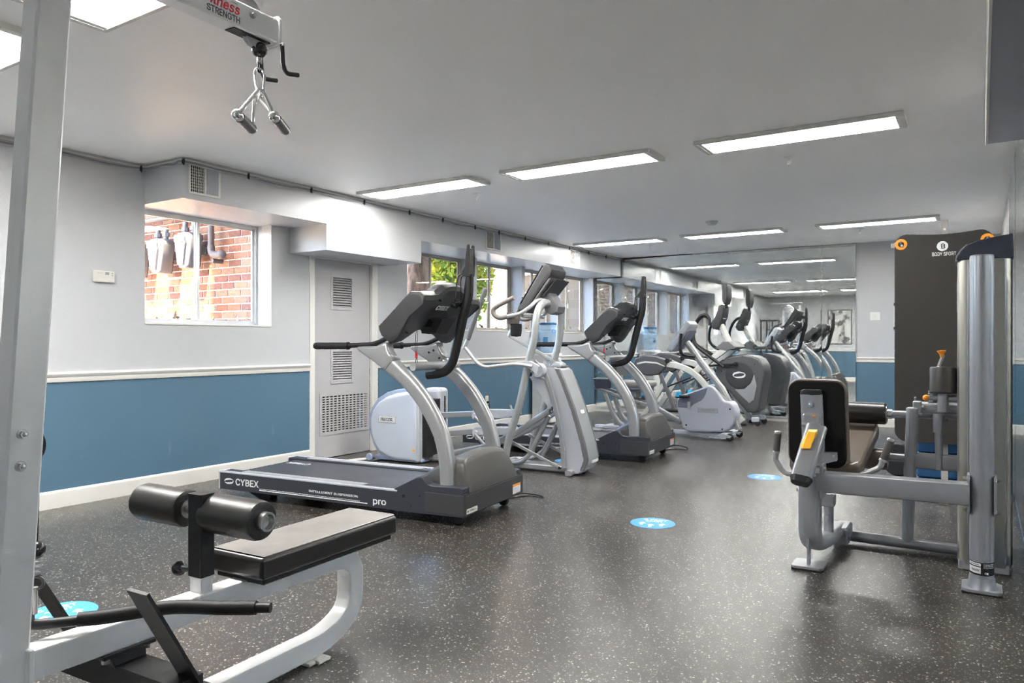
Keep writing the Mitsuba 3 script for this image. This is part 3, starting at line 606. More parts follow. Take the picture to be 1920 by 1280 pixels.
# leaf litter against the panes
def leaves(n, fn, size, seed, mats, key, label, catg):
    r = np.random.default_rng(seed); c = fn(r, n); d = r.normal(size=(n, 3)); d /= np.linalg.norm(d, axis=1, keepdims=True); e = np.cross(d, r.normal(size=(n, 3))); e /= np.linalg.norm(e, axis=1, keepdims=True)
    s = size * (.6 + .8 * r.random((n, 1))); q = np.stack([c - d * s, c + e * s * .55, c + d * s, c - e * s * .55], 1)
    f = np.arange(4 * n).reshape(n, 4); g = r.integers(0, len(mats), n)
    for i, m in enumerate(mats):
        k = g == i; v = q[k].reshape(-1, 3); ff = np.arange(len(v)).reshape(-1, 4)
        kk = key + ('__leaves' if i == 0 else f'__leaves_{i:03d}')
        put(kk, mesh(v, np.vstack([ff[:, [0, 1, 2]], ff[:, [0, 2, 3]]])), m, smooth=False); lab(kk, label, kind='stuff')
for k_, c_, d_ in (('leafgreen', (.24, .33, .04), .5), ('leafyellow', (.42, .40, .06), .5), ('leafdark', (.11, .2, .03), .45), ('leafbrown', (.14, .085, .055), .2)):
    scene['m_' + k_] = {'type': 'principledthin', 'base_color': rgb(c_), 'roughness': .6, 'diff_trans': d_ * 2}
lab('leaf_litter', 'brown leaf litter piled outside against the window panes', 'leaves', kind='stuff')
leaves(2600, lambda r, n: np.stack([XW - TK - .02 - .35 * r.random(n) ** 2, 3.3 + 7.8 * r.random(n), 1.20 + .17 * r.random(n) * (1.1 - .9 * r.random(n))], 1), .035, 3, ['m_leafbrown', 'm_ground'], 'leaf_litter', 'brown leaf litter', 'leaves')
# trees
def bark(p, n, uv):
    f = mikit.fbm(p.x * 14, p.y * 14, p.z * 4, 4); return mikit.mix((.075, .05, .036), (.27, .185, .13), mikit.smoothstep(.3, .72, f))
mat('bark', mikit.proc(bark), .9, spec=.2)
def tree(x, y, r, h, label, crown, mats, n, seed, trunk=True):
    k = numbered('tree'); lab(k, label, 'tree')
    rr = np.random.default_rng(seed); P = [(x + .03 * math.sin(z * 1.3 + seed), y + .03 * math.cos(z * 1.7), z) for z in np.linspace(1.1, h, 16)]
    m = tube(P, r, 14, rs=[1.25 - .5 * i / 15 + .04 * math.sin(i * 2.1) for i in range(16)]); put(k + '__trunk', m, 'm_bark', smooth=50)
    cx, cy, cz, rx, ry, rz = crown
    def fn(q, n):
        d = q.normal(size=(n, 3)); d /= np.linalg.norm(d, axis=1, keepdims=True); return A([cx, cy, cz]) + d * A([rx, ry, rz]) * q.random((n, 1)) ** .42
    leaves(n, fn, .055, seed, mats, k, 'foliage', 'tree')
    for i in range(7):
        a = rr.random() * 6.28; e = A([cx + rx * .7 * math.cos(a), cy + ry * .7 * math.sin(a), cz + rz * (rr.random() - .5)])
        put(numbered(k + '__branch'), tube(cr([(x, y, min(h, cz) - .3), ((x + e[0]) / 2, (y + e[1]) / 2, (cz + e[2]) / 2 + .1), e], 5), r * .22, 6), 'm_bark')
tree(-7.43, 8.9, .16, 5.5, 'tree with a thick pale barked trunk outside the green-view window', (-7.9, 9.3, 5.4, 1.8, 1.8, 1.4), ['m_leafgreen', 'm_leafyellow'], 1500, 5)
tree(-8.75, 11.35, .05, 3.2, 'bright yellow-green leafy tree outside the windows', (-8.75, 11.35, 2.5, .95, .9, 1.3), ['m_leafgreen', 'm_leafyellow', 'm_leafyellow', 'm_leafdark'], 13000, 6)
tree(-12.2, 14.6, .12, 5.0, 'larger leafy tree behind the yellow-green tree outside', (-12.2, 14.6, 3.3, 1.8, 1.8, 2.2), ['m_leafgreen', 'm_leafyellow', 'm_leafgreen', 'm_leafdark'], 14000, 7)
tree(-9.8, 1.2, .08, 3.0, 'low green bush outside seen in the end mirror', (-9.5, 1.4, 1.9, 1.0, 1.2, .9), ['m_leafgreen', 'm_leafdark'], 2600, 8)
# tan building beyond the windows
k = 'tan_building'; lab(k, 'tan block-walled building outside the far windows', 'building')
put(k + '__wall', bx(-9.0, XW - TK - .3, 14.0, 15.5, 1.2, 6.5), 'm_tanwall', smooth=False)
put(k + '__painted_sunlit_corner', bx(-9.9, -9.0, 14.4, 15.4, 1.2, 6.0), 'm_white', smooth=False)  # white colour stands in for the sunlit, blown-out end of the wall
put(k + '__ledge', bx(-9.0, XW - TK - .3, 13.95, 14.0, 2.62, 2.70), 'm_offwhite', smooth=False)

# ---------------------------------------------------------------- treadmills
def make_treadmill(M, label):
    t = Thing('treadmill', label, 'treadmill', M, 'silver and charcoal treadmills')
    W = .81
    for s_, a, b in ((0, 0, .105), (1, W - .105, W)):
        t('side_rail', prism([(a, .068), (b, .068), (b, .188), (b - .004, .196), (a + .004, .196), (a, .188)], .012, 1.60, 'x'), 'm_railnavy', False)
        lo, hi = (a - .003, a + .022) if s_ == 0 else (b - .022, b + .003)
        t('rail_trim', rb(lo, hi, 0, 0, 0, 0) if False else rb(.01, 1.60, lo, hi, .184, .201, .005), 'm_railtrim', False)
        t('foot_rail', rb(.20, 1.30, a + .028 if s_ == 0 else a + .012, b - .012 if s_ == 0 else b - .028, .194, .2015, .002), 'm_mgray', False)
        t('rail_end_cap', rb(0, .016, a - .004, b + .004, .062, .202, .006), 'm_lgray', False)
    t('belt', prism([(.03, .135), (.055, .175), (.09, .183), (1.80, .183), (1.80, .10), (.09, .10), (.05, .105)], .108, W - .108, 'y'), 'm_belt', 40)
    t('belt_lettering', text('CYBEX', .055, (.36, .60, .1832), (-1, 0, 0), (0, -1, 0), .0006, True, .22), 'm_ltext', False)
    t('deck_frame', rb(.25, 1.95, .14, W - .14, .05, .10, .004), 'm_black', False)
    for v in (.14, W - .14): t('rear_foot', hull([(u_, v + w, z) for w in (-.035, .035) for u_, z in ((.16, .072), (.42, .072), (.40, .0), (.30, .0), (.2, .035))]), 'm_black', False)
    # motor housing
    t('front_housing', prism([(1.572, .062), (2.085, .070), (2.085, .245), (2.06, .252), (1.86, .246), (1.83, .252), (1.785, .296), (1.74, .288), (1.572, .205)], 0, .085, 'y', .006), 'm_railnavy', 30)
    t('front_housing', prism([(1.572, .062), (2.085, .070), (2.085, .245), (2.06, .252), (1.86, .246), (1.83, .252), (1.785, .296), (1.74, .288), (1.572, .205)], W - .085, W, 'y', .006), 'm_railnavy', 30)
    t('front_panel', rb(1.80, 2.098, -.002, W + .012, .075, .212, .008), 'm_char', False)
    def sec(u_, zt, ins, k=1.0):
        z0 = .212; h = zt - z0
        return A([(u_, v + (ins if v < .4 else -ins), z0 + h * f) for v, f in ((.072, 0), (.076, .40), (.086, .70), (.108, .845), (.16, .90), (.26, .955), (.36, .99), (.45, 1.0), (.54, .985), (.62, .93), (.68, .82), (.72, .60), (.748, .28), (.762, 0))])
    t('motor_hood', loft([sec(2.096, .216, 0), sec(2.085, .285, 0), sec(2.045, .405, 0), sec(2.030, .432, .002), sec(2.018, .440, .004), sec(1.95, .437, .010), sec(1.86, .405, .03), sec(1.76, .345, .06), sec(1.66, .275, .10), sec(1.58, .235, .12)]), 'm_dgray2', 30)
    t('hood_seam', rb(2.07, 2.0985, .0, W + .01, .209, .2125, .001), 'm_black', False)
    for u_, z, r in ((1.645, .165, .011), (1.60, .19, .005), (1.77, .178, .006), (1.70, .105, .005), (2.05, .178, .006)): t('hole_plug', cyl((u_, -.0012, z), (u_, .004, z), r, 10), 'm_black')
    for v in (.10, W - .10): t('caster', cyl((2.0, v - .02, .035), (2.0, v + .02, .035), .035, 20, .005), 'm_rubber'); 
    t('warning_label', bx(2.0978, 2.0992, .655, .775, .095, .160), 'm_white', False, 'white label with an orange band'); t('warning_band', bx(2.0986, 2.0996, .655, .775, .145, .160), 'm_orange', False)
    t('warning_print', cat(*[bx(2.0986, 2.0995, .662, .768 - .02 * (i % 2), .104 + .009 * i, .1065 + .009 * i) for i in range(4)]), 'm_lgray', False)
    t('serial_label', bx(2.0978, 2.099, .02, .155, .088, .120), 'm_offwhite', False); t('serial_print', cat(bx(2.0985, 2.0995, .03, .045, .099, .109), bx(2.0985, 2.0995, .06, .14, .100, .103), bx(2.0985, 2.0995, .06, .12, .107, .110)), 'm_dgray', False)
    # uprights
    C = cr([(1.925, .225), (1.916, .38), (1.872, .56), (1.768, .739), (1.657, .863), (1.568, .937), (1.470, 1.010)], 5)
    for v in (.092, W - .092):
        k = t('upright', sweep(np.stack([C[:, 0], np.full(len(C), v), C[:, 1]], 1), rect2(.078, .106, .034, 6), (0, 1, 0), [(1, 1)] * (len(C) - 6) + [(1, 1 + .03 * i) for i in range(6)]), 'm_silverpaint', 50)
        t('upright_cap', prism([(1.222, 1.100), (1.232, 1.116), (1.30, 1.119), (1.386, 1.121), (1.44, 1.142), (1.474, 1.142), (1.482, 1.10), (1.50, 1.070), (1.543, 1.030), (1.447, .962), (1.36, 1.018), (1.262, 1.070)], v - .043, v + .043, 'y', .018), 'm_silverpaint', 50)
        t('upright_joint', sweep([(1.492, v, .992), (1.487, v, .997)], rect2(.080, .112, .034, 6), (0, 1, 0)), 'm_dgray', 50)
        for u_, z in ((1.44, 1.085), (1.40, 1.07), (1.49, 1.03)): t('cap_bolt', cyl((u_, v + (.03 if v < .4 else -.046), z), (u_, v + (.046 if v < .4 else -.03), z), .008, 10), 'm_black')
        t('handrail', tube(fil([(1.11, v, 1.121), (1.35, v, 1.131), (1.45, v, 1.172)], .08), .0165, 14), 'm_black')
        t('handgrip', lathe([(.002, 0), (.020, .004), (.0235, .02), (.0235, .28), (.026, .285), (.026, .300), (.018, .302)], (.832, v, 1.119), (1, 0, .006), 20), 'm_rubber', 40)
    t('crossbar', bar([(1.635, .12, .985), (1.635, W - .12, .985)], .045, .055, (1, 0, 0), .018), 'm_silverpaint', 50)
    # console
    def cs(v, bz, tz, du=0.0, th=1.0):
        k = (tz - bz); f = lambda a, z: (a + du, v, z)
        return A([f(1.500, bz), f(1.442, bz + .045), f(1.425, bz + .080), f(1.560, bz + .24 * k / .34), f(1.640, tz - .022), f(1.672, tz), f(1.735, tz - .004), f(1.772, tz - .030), f(1.770, tz - .06), f(1.66, bz + .50 * k), f(1.575, bz + .12 * k), f(1.54, bz + .01)])
    t('console', loft([cs(.035, 1.17, 1.45), cs(.042, 1.146, 1.468), cs(.06, 1.136, 1.475), cs(.13, 1.143, 1.478), cs(.21, 1.178, 1.486, .005), cs(.27, 1.213, 1.528, .02), cs(.33, 1.228, 1.548, .025), cs(.405, 1.232, 1.553, .025), cs(.48, 1.228, 1.548, .025), cs(.54, 1.213, 1.528, .02), cs(.60, 1.178, 1.486, .005), cs(.68, 1.143, 1.478), cs(.75, 1.136, 1.475), cs(.768, 1.146, 1.468), cs(.775, 1.17, 1.45)]), 'm_char', 32)
    t('display_screen', hull([(u_, v, z) for v in (.28, .53) for u_, z in ((1.515, 1.37), (1.60, 1.495), (1.62, 1.48), (1.53, 1.36))]), 'm_blackgloss', False)
    t('fan_housing', loft([A([(u_, v, z) for u_, z in pr]) for v, pr in ((.33, [(1.55, 1.25), (1.64, 1.25), (1.67, 1.30), (1.58, 1.30)]), (.37, [(1.54, 1.205), (1.65, 1.205), (1.71, 1.31), (1.58, 1.32)]), (.52, [(1.54, 1.20), (1.65, 1.20), (1.72, 1.31), (1.58, 1.32)]), (.56, [(1.55, 1.25), (1.64, 1.25), (1.67, 1.30), (1.58, 1.30)]))]), 'm_black', 30)
    d = A([.212, 0, .26]); d /= np.linalg.norm(d)
    t('back_slot', hull([(1.640 + a * d[0] + .004, v + .06 * a / .02 * .1, 1.315 + a * d[2]) for a in (0, .012) for v in (.14, .22)]), 'm_black', False)
    t('console_lettering', text('CYBEX', .034, A([1.722, .235, 1.368]) + A([.78, 0, -.63]) * .012, (0, 1, 0), d, .002, True, .145, .15), 'm_ltext', False)
    for v, z in ((.10, 1.215), (.30, 1.30), (.26, 1.43), (.58, 1.30)): t('console_screw', cyl((1.575 + (z - 1.2) * .72, v, z), (1.60 + (z - 1.2) * .72, v, z - .012), .006, 8), 'm_black')
    # screen post
    Q = cr([(1.560, .915), (1.64, .926), (1.715, .952), (1.765, 1.015), (1.80, 1.13), (1.845, 1.30), (1.885, 1.44), (1.893, 1.52), (1.894, 1.60)], 4)
    t('screen_post', sweep(np.stack([Q[:, 0], np.full(len(Q), .405), Q[:, 1]], 1), circ(.026, 14, .034), (0, 1, 0), [.82 + .18 * min(1, i / 12) for i in range(len(Q))]), 'm_black', 50)
    for s_ in (-1, 1): t('bracket_flange', prism([(1.868, 1.585), (1.918, 1.585), (1.922, 1.70), (1.918, 1.795), (1.905, 1.80), (1.895, 1.785), (1.885, 1.70), (1.884, 1.655), (1.862, 1.625), (1.852, 1.600)], .405 + s_ * .030 - .003, .405 + s_ * .030 + .003, 'y'), 'm_black', False)
    t('bracket_plate', rb(1.912, 1.918, .377, .433, 1.59, 1.775, .001), 'm_black', False)
    t('signal_cable', tube(cr([(1.86, .39, 1.615), (1.835, .36, 1.58), (1.83, .345, 1.50), (1.83, .34, 1.44), (1.815, .345, 1.40)], 5), .0045, 6), 'm_black'); t('signal_cable', tube(cr([(1.86, .41, 1.61), (1.84, .39, 1.57), (1.85, .37, 1.51), (1.845, .38, 1.43)], 5), .004, 6), 'm_black')
    t('jack', cat(cyl((1.80, .345, 1.40), (1.835, .345, 1.388), .022, 12), cyl((1.81, .39, 1.405), (1.84, .39, 1.395), .018, 12)), 'm_black')
    t('safety_cord', tube(cr([(1.50, .36, 1.24), (1.49, .365, 1.10), (1.495, .37, 1.055), (1.50, .372, 1.12), (1.505, .37, 1.24)], 5), .002, 5), 'm_black'); t('safety_clip', rb(1.488, 1.502, .360, .378, 1.035, 1.075, .003), 'm_red', False, 'red safety clip'); t('safety_cord', tube(cr([(1.495, .37, 1.04), (1.488, .372, 1.0), (1.50, .376, .96), (1.505, .37, 1.0), (1.497, .37, 1.04)], 4), .002, 5), 'm_black')
    # lettering on the side
    n = (0, -.0004, 0)
    def crescent(cx, cz, rx, rz, th, a0, a1, s_=1):
        a = np.radians(np.linspace(a0, a1, 15)); o = np.stack([cx + rx * np.cos(a), cz + rz * np.sin(a)], 1); w = np.sin(np.linspace(0, np.pi, 15)) * th
        i = np.stack([cx + (rx - w) * np.cos(a), cz + (rz - w * .7) * np.sin(a)], 1); return prism(np.vstack([o, i[::-1][1:-1]]), -.0009, .0002, 'y')
    t('emblem', cat(crescent(.105, .130, .046, .022, .020, 20, 205), crescent(.105, .130, .046, .022, .020, 200, 385)), 'm_ltext', False, 'silver eye-shaped emblem')
    t('brand_lettering', text('CYBEX', .046, (.168, -.0002, .107), (1, 0, 0), (0, 0, 1), .0008, True, .225), 'm_ltext', False, 'silver lettering CYBEX')
    for z0, z1 in ((.098, .101), (.086, .0925)): t('stripe', bx(.405, 1.30 if z0 > .09 else 1.36, -.0009, .0002, z0, z1), 'm_ltext', False)
    t('model_lettering', text('INTELLIGENT SUSPENSION', .014, (.86, -.0002, .120), (1, 0, 0), (0, 0, 1), .0008, True, .42), 'm_ltext', False)
    t('model_lettering', text('pro', .040, (1.40, -.0002, .092), (1, 0, 0), (0, 0, 1), .0008, True, .105), 'm_ltext', False)
    t('power_cord', tube(cr([(2.05, .66, .075), (2.12, .74, .09), (2.20, .86, .06), (2.17, 1.0, .015), (2.05, 1.05, .008), (1.98, .96, .008), (1.95, .84, .01)], 6), .0055, 6), 'm_black')
    return t
mat('railnavy', (.030, .032, .041), .38, spec=.4); mat('railtrim', (.52, .54, .60), .3, .5); mat('dgray2', (.058, .056, .052), .40)
def belt_fn(p, n, uv): return mikit.mix((.026, .027, .033), (.05, .052, .062), mikit.fbm(p.x * 3, p.y * 3, 0, 4) * .6 + .4 * mikit.fbm(p.x * 160, p.y * 160, 0, 2))
mat('belt', mikit.proc(belt_fn), .42)
tm = make_treadmill(matr(-4.745, 3.415, 6), 'nearest treadmill, the whole of it in view in front of the louvred door')
tm.dup(matr(-4.722, 6.394, 3), 'farther treadmill, half hidden behind the elliptical tower')

# ---------------------------------------------------------------- elliptical trainer
t = Thing('elliptical_trainer', 'silver elliptical trainer between the two treadmills', 'elliptical trainer', matr(-4.9, 5.54, 6))
SH = [(.42, .012), (.156, .012), (.051, .033), (-.037, .077), (-.091, .153), (-.127, .245), (-.145, .331), (-.145, .419), (-.109, .515), (-.037, .604), (.069, .665), (.19, .697), (.327, .708), (.415, .705)]
SHI = [(.430, .03), (.18, .03), (.08, .055), (-.01, .10), (-.06, .17), (-.095, .255), (-.108, .335), (-.105, .41), (-.075, .49), (-.01, .57), (.085, .625), (.20, .660), (.33, .675), (.430, .675)]
t('flywheel_shroud', prism(SH, -.245, -.09, 'y', .012), 'm_bluegray', 40)
t('flywheel_cover', prism(SHI, -.285, -.20, 'y', .03), 'm_pale', 50, 'pale round flywheel cover')
t('shroud_edge', rb(.405, .445, -.27, -.085, .02, .69, .015), 'm_lgray', 40)
t('crank_gap', rb(.43, .50, -.20, .03, .06, .60, .004), 'm_black', False)
t('far_shroud', rrb(.30, .50, .03, .20, .02, .70, .045), 'm_lgray', 50); t('far_shroud_slot', rb(.492, .503, .10, .125, .30, .62, .003), 'm_black', False)
t('crank_arm', tube([(.455, -.16, .12), (.465, -.12, .30), (.46, -.14, .48)], .022, 10), 'm_dgray')
t('badge', rb(.0, .205, -.2875, -.283, .375, .440, .002), 'm_lgray', False); t('badge_plate', rb(.008, .197, -.2885, -.284, .382, .433, .002), 'm_white', False)
t('brand_lettering', text('PRECOR', .030, (.028, -.2887, .393), (1, 0, 0), (0, 0, 1), .0012, True, .135), 'm_dtext', False, 'dark blue lettering PRECOR')
t('hazard_dot', cyl((.40, -.283, .135), (.40, -.2875, .135), .012, 12), 'm_yellow')
t('rear_foot', rb(-.10, .45, -.22, .16, 0.01, .05, .008), 'm_bluegray', False)
for v in (-.26, .18): t('transport_wheel', cyl((-.12, v - .018, .035), (-.12, v + .018, .035), .035, 18, .005), 'm_bluegray')
t('base_beam', bar([(.35, -.02, .045), (1.98, -.02, .040)], .16, .055, (0, 1, 0), .012), 'm_silverpaint', False)
t('front_foot', bar([(1.93, -.22, .03), (1.93, .22, .03)], .06, .045, (1, 0, 0), .012), 'm_silverpaint', False); t('levelling_foot', cyl((2.0, 0, 0), (2.0, 0, .04), .022, 14), 'm_black')
# front tower
tw = lambda w, off=0: [A([(u_ + off, v, z) for u_, v in ((ub, -w), (uf - .02, -w), (uf, -w + .03), (uf, w - .03), (uf - .02, w), (ub, w))]) for z, ub, uf in ((.022, 1.90, 2.01), (.06, 1.885, 2.055), (.14, 1.87, 2.075), (.28, 1.85, 2.045), (.57, 1.775, 1.955), (.81, 1.71, 1.86), (.90, 1.69, 1.82), (.925, 1.685, 1.79))]
t('tower', loft(tw(.150)), 'm_lgray2', 40)
t('tower_front_panel', loft([A([(uf + .004, v, z) for v, dz in ((-.118, 0), (.118, 0))] + [(uf - .03, v, z) for v in (.118, -.118)]) for z, uf in ((.07, 2.056), (.14, 2.075), (.28, 2.045), (.57, 1.955), (.81, 1.86), (.90, 1.82))]), 'm_mgray', 40, 'darker front panel')
for s_ in (-1, 1): t('tower_edge', loft([A([(uf + d, s_ * v, z) for d, v in ((.006, .118), (.002, .148), (-.03, .1525), (-.03, .118))]) for z, uf in ((.05, 2.04), (.14, 2.075), (.28, 2.045), (.57, 1.955), (.81, 1.86), (.91, 1.81))]), 'm_dgray', 40)
t('tower_slot', hull([(1.945 + a, v, .600 - 2.2 * a) for a in (0, .008) for v in (-.07, .09)] + [(1.93, v, .60) for v in (-.07, .09)]), 'm_black', False)
t('tower_badge', hull([(1.968 + a, v, .555 - 2.6 * a) for a in (0, .012) for v in (-.03, .05)] + [(1.955, v, .55) for v in (-.03, .05)]), 'm_white', False)
t('tower_foot_trim', hull([(2.0785, v, z) for v in (-.03, .12) for z in (.10, .125)] + [(2.06, v, .11) for v in (-.03, .12)]), 'm_white', False)
t('tower_top', rb(1.68, 1.80, -.13, .13, .920, .934, .004), 'm_dgray', False); t('tower_top_slot', rb(1.795, 1.80, -.06, .06, .905, .93, .001) , 'm_black', False)
for s_ in (-1, 1):
    t('side_link', bar(cr([(1.60, s_ * .19, .975), (1.70, s_ * .19, .88), (1.79, s_ * .19, .62), (1.85, s_ * .185, .35), (1.875, s_ * .18, .075)], 6), .02, .040, (0, 1, 0), .006), 'm_silverpaint', 40)
    t('link_fairing', prism([(1.55, .84), (1.62, .86), (1.72, .80), (1.78, .60), (1.74, .56), (1.66, .68)], s_ * .175 - .012, s_ * .175 + .012, 'y', .005), 'm_lgray', 40)
    t('pivot_disc', cyl((1.655, s_ * .175, .90), (1.655, s_ * .245, .90), .062, 28, .006), 'm_lgray', 40); t('pivot_hub', cyl((1.60, s_ * .20, .915), (1.60, s_ * .27, .915), .035, 20, .004), 'm_silverpaint', 40)
    # arch legs with the bend to the console neck
    t('arch_leg', tube(cr([(1.345, s_ * .27, .06), (1.40, s_ * .28, .30), (1.50, s_ * .28, .606), (1.584, s_ * .28, .963), (1.635, s_ * .28, 1.15), (1.655, s_ * .275, 1.33), (1.668, s_ * .245, 1.43), (1.68, s_ * .165, 1.485), (1.68, s_ * .05, 1.485)], 6), .033, 14), 'm_silver2', 50)
    t('arch_joint', cyl((1.584, s_ * .28, .945), (1.589, s_ * .28, .965), .031, 16), 'm_silverpaint')
    # moving handles and their pedal arms
    t('moving_arm_bracket', prism([(1.46, .935), (1.60, .925), (1.68, .86), (1.70, .94), (1.62, .985), (1.48, .978)], s_ * .30 - .014, s_ * .30 + .014, 'y', .005), 'm_lgray', 40)
t('moving_arm', tube(fil([(1.64, -.31, .935), (1.48, -.315, .958), (1.15, -.33, .915), (.985, -.335, 1.10)], .09), .017, 12), 'm_silver2', 50)
t('moving_arm', bar([(1.69, .27, .915), (1.13, .27, 1.205)], .018, .034, (0, 1, 0), .006), 'm_silver2', 40)
for u0, z0, v in ((.975, 1.085, -.335), (1.12, 1.20, .27)):
    t('moving_handle', tube([(u0, v, z0), (u0 + .05, v, z0 + .105)], .018, 12), 'm_silver2'); t('moving_grip', lathe([(.004, 0), (.0215, .004), (.0225, .46 if v < 0 else .12), (.018, .485 if v < 0 else .14), (.004, .492 if v < 0 else .145)], (u0 + .04, v, z0 + .08), (.38, 0, .95), 16), 'm_dgray', 40, 'rubber grip')
# static handle bars
for s_ in (-1, 1):
    t('static_bar', tube(cr([(1.67, s_ * .05, 1.505), (1.62, s_ * .14, 1.515), (1.56, s_ * .21, 1.445), (1.48, s_ * .24, 1.392), (1.36, s_ * .245, 1.370)], 6), .018, 12), 'm_silver2', 50)
    t('static_grip', tube(cr([(1.37, s_ * .245, 1.370), (1.29, s_ * .245, 1.358), (1.235, s_ * .245, 1.385), (1.225, s_ * .245, 1.43), (1.27, s_ * .245, 1.465), (1.33, s_ * .243, 1.493), (1.425, s_ * .24, 1.535)], 6), .021, 12), 'm_grip', 50, 'tan rubber grip')
mat('grip', (.15, .13, .12), .5)
t('crossbrace', tube(cr([(1.50, -.22, 1.372), (1.58, 0, 1.368), (1.50, .22, 1.372)], 6), .015, 10), 'm_silver2', 50)
t('cup_holder', lathe([(.052, 0), (.058, .045), (.063, .10), (.056, .10), (.05, .06), (.02, .02), (.001, .02)], (1.385, -.165, 1.305), n=24), 'm_grip', 40)
t('cup_insert', lathe([(.001, 0), (.044, .002), (.050, .03), (.054, .105), (.048, .11), (.001, .09)], (1.41, -.165, 1.195), n=24), 'm_black', 40); t('cup_base', lathe([(.001, -.004), (.020, -.004), (.020, .004), (.001, .004)], (1.41, -.165, 1.195), n=16), 'm_lgray')
# console
d = A([.265, .40]); d /= np.linalg.norm(d); nn = A([d[1], -d[0]])
C0 = A([1.430, 1.435]); L = .485
pts = [C0 + nn * .0, C0 + d * .06 - nn * .006, C0 + d * (L - .05) - nn * .008, C0 + d * (L - .01) + nn * .0, C0 + d * L + nn * .03, C0 + d * (L - .02) + nn * .085, C0 + d * (L - .07) + nn * .105, C0 + d * .22 + nn * .085, C0 + d * .06 + nn * .08, C0 + nn * .055]
t('console', prism(pts, -.175, .175, 'y', .022), 'm_char3', 40)
mat('char3', (.045, .045, .047), .42)
q = [C0 + d * .05 - nn * .012, C0 + d * (L - .04) - nn * .014, C0 + d * (L - .04) - nn * .008, C0 + d * .05 - nn * .006]
t('display', prism(q, -.17, .17, 'y'), 'm_blackgloss', False)
t('console_back', prism([C0 + d * .12 + nn * .082, C0 + d * .38 + nn * .10, C0 + d * .40 + nn * .118, C0 + d * .36 + nn * .122, C0 + d * .13 + nn * .098], -.17, .17, 'y', .006), 'm_dgray', 40)
t('reading_rack', prism([C0 + d * .22 + nn * .12, C0 + d * .40 + nn * .15, C0 + d * .41 + nn * .16, C0 + d * .22 + nn * .135], -.14, .16, 'y', .004), 'm_char', 40)
t('neck', prism([(1.575, 1.60), (1.635, 1.625), (1.70, 1.575), (1.785, 1.455), (1.772, 1.405), (1.71, 1.385), (1.655, 1.415), (1.62, 1.50)], -.085, .085, 'y', .012), 'm_dgray', 40)
t('display_knob', cyl((1.50, -.212, 1.53), (1.50, -.203, 1.53), .010, 12), 'm_black')
t('bottle_lip', tube(cr([(1.40, -.12, 1.40), (1.425, -.12, 1.46), (1.45, -.12, 1.50)], 4), .014, 10), 'm_mgray2', 40)
# ramp rails
for v in (-.13, .13):
    t('ramp_rail', bar([(.60, v, .075), (1.05, v, .185), (1.38, v, .325), (1.74, v, .555)], .045, .048, (0, 1, 0), .012), 'm_silverpaint', 40)
    t('ramp_channel', bar([(1.38, v, .352), (1.73, v, .578)], .018, .012, (0, 1, 0), .003), 'm_steel', False)
    t('ramp_end', rb(1.72, 1.745, v - .025, v + .025, .525, .59, .004), 'm_dgray', False)
t('lift_frame', tube(fil([(1.70, -.10, .50), (1.52, -.10, .15), (1.42, -.10, .062), (1.25, -.10, .062), (1.25, .12, .062), (1.42, .12, .062), (1.56, .12, .15), (1.73, .12, .50)], .09), .022, 12), 'm_silver2', 50)
t('lift_frame', tube(fil([(1.76, -.06, .42), (1.72, -.06, .30), (1.60, -.06, .10)], .1), .016, 10), 'm_mgray', 50)
for v in (-.21, .21): t('strut', bar([(1.36, v, .275), (1.86, v, .066)], .014, .030, (0, 1, 0), .006), 'm_silverpaint', 40); t('strut_bolt', cyl((1.85, v - .012, .070), (1.85, v + .012, .070), .012, 12), 'm_black')
# pedals and pedal arms
def pedal(v, u0, z0, tilt):
    P = lambda a, z: (u0 + a * math.cos(tilt) - z * math.sin(tilt), z0 + a * math.sin(tilt) + z * math.cos(tilt))
    k = t('pedal', loft([A([(*((P(a, z)[0], yy)), P(a, z)[1]) for a, z in ((-.19, .03), (-.20, .0), (-.17, -.03), (.16, -.03), (.23, .0), (.21, .035))]) for yy in (v - .075, v - .068, v + .068, v + .075)]), 'm_lgray', 40)
    t('tread', loft([A([(*((P(a, z)[0], yy)), P(a, z)[1]) for a, z in ((-.18, .031), (-.18, .037), (.18, .037), (.18, .031))]) for yy in (v - .06, v + .06)]), 'm_mgray', False, under=k)
    t('toe_rim', loft([A([(*((P(a, z)[0], yy)), P(a, z)[1]) for a, z in ((.10, -.02), (.235, -.01), (.20, .085), (.185, .085), (.20, .03))]) for yy in (v - .078, v - .068)]), 'm_lgray', False, under=k)
    t('pedal_arm', bar([(.46, v * .75, z0 - .055), (u0 - .17, v, z0 - .01)], .03, .055, (0, 1, 0), .008), 'm_silverpaint', 40)
    t('pedal_link', cat(cyl((u0 - .16, v - .09, z0 - .025), (u0 - .16, v + .06, z0 - .025), .032, 18, .004)), 'm_lgray', 40)
    t('roller_link', tube([(u0 - .16, v - .085, z0 - .03), (u0 - .05, v - .07, z0 - .14), (u0 + .05, v - .04, z0 - .17)], .016, 10), 'm_silverpaint', 40)
pedal(-.20, 1.22, .505, .02); pedal(.16, 1.02, .30, .05)
t('power_cord', tube(cr([(.5, .0, .03), (.70, -.12, .006), (.95, -.05, .006), (1.2, -.16, .006)], 5), .006, 6), 'm_dgray')

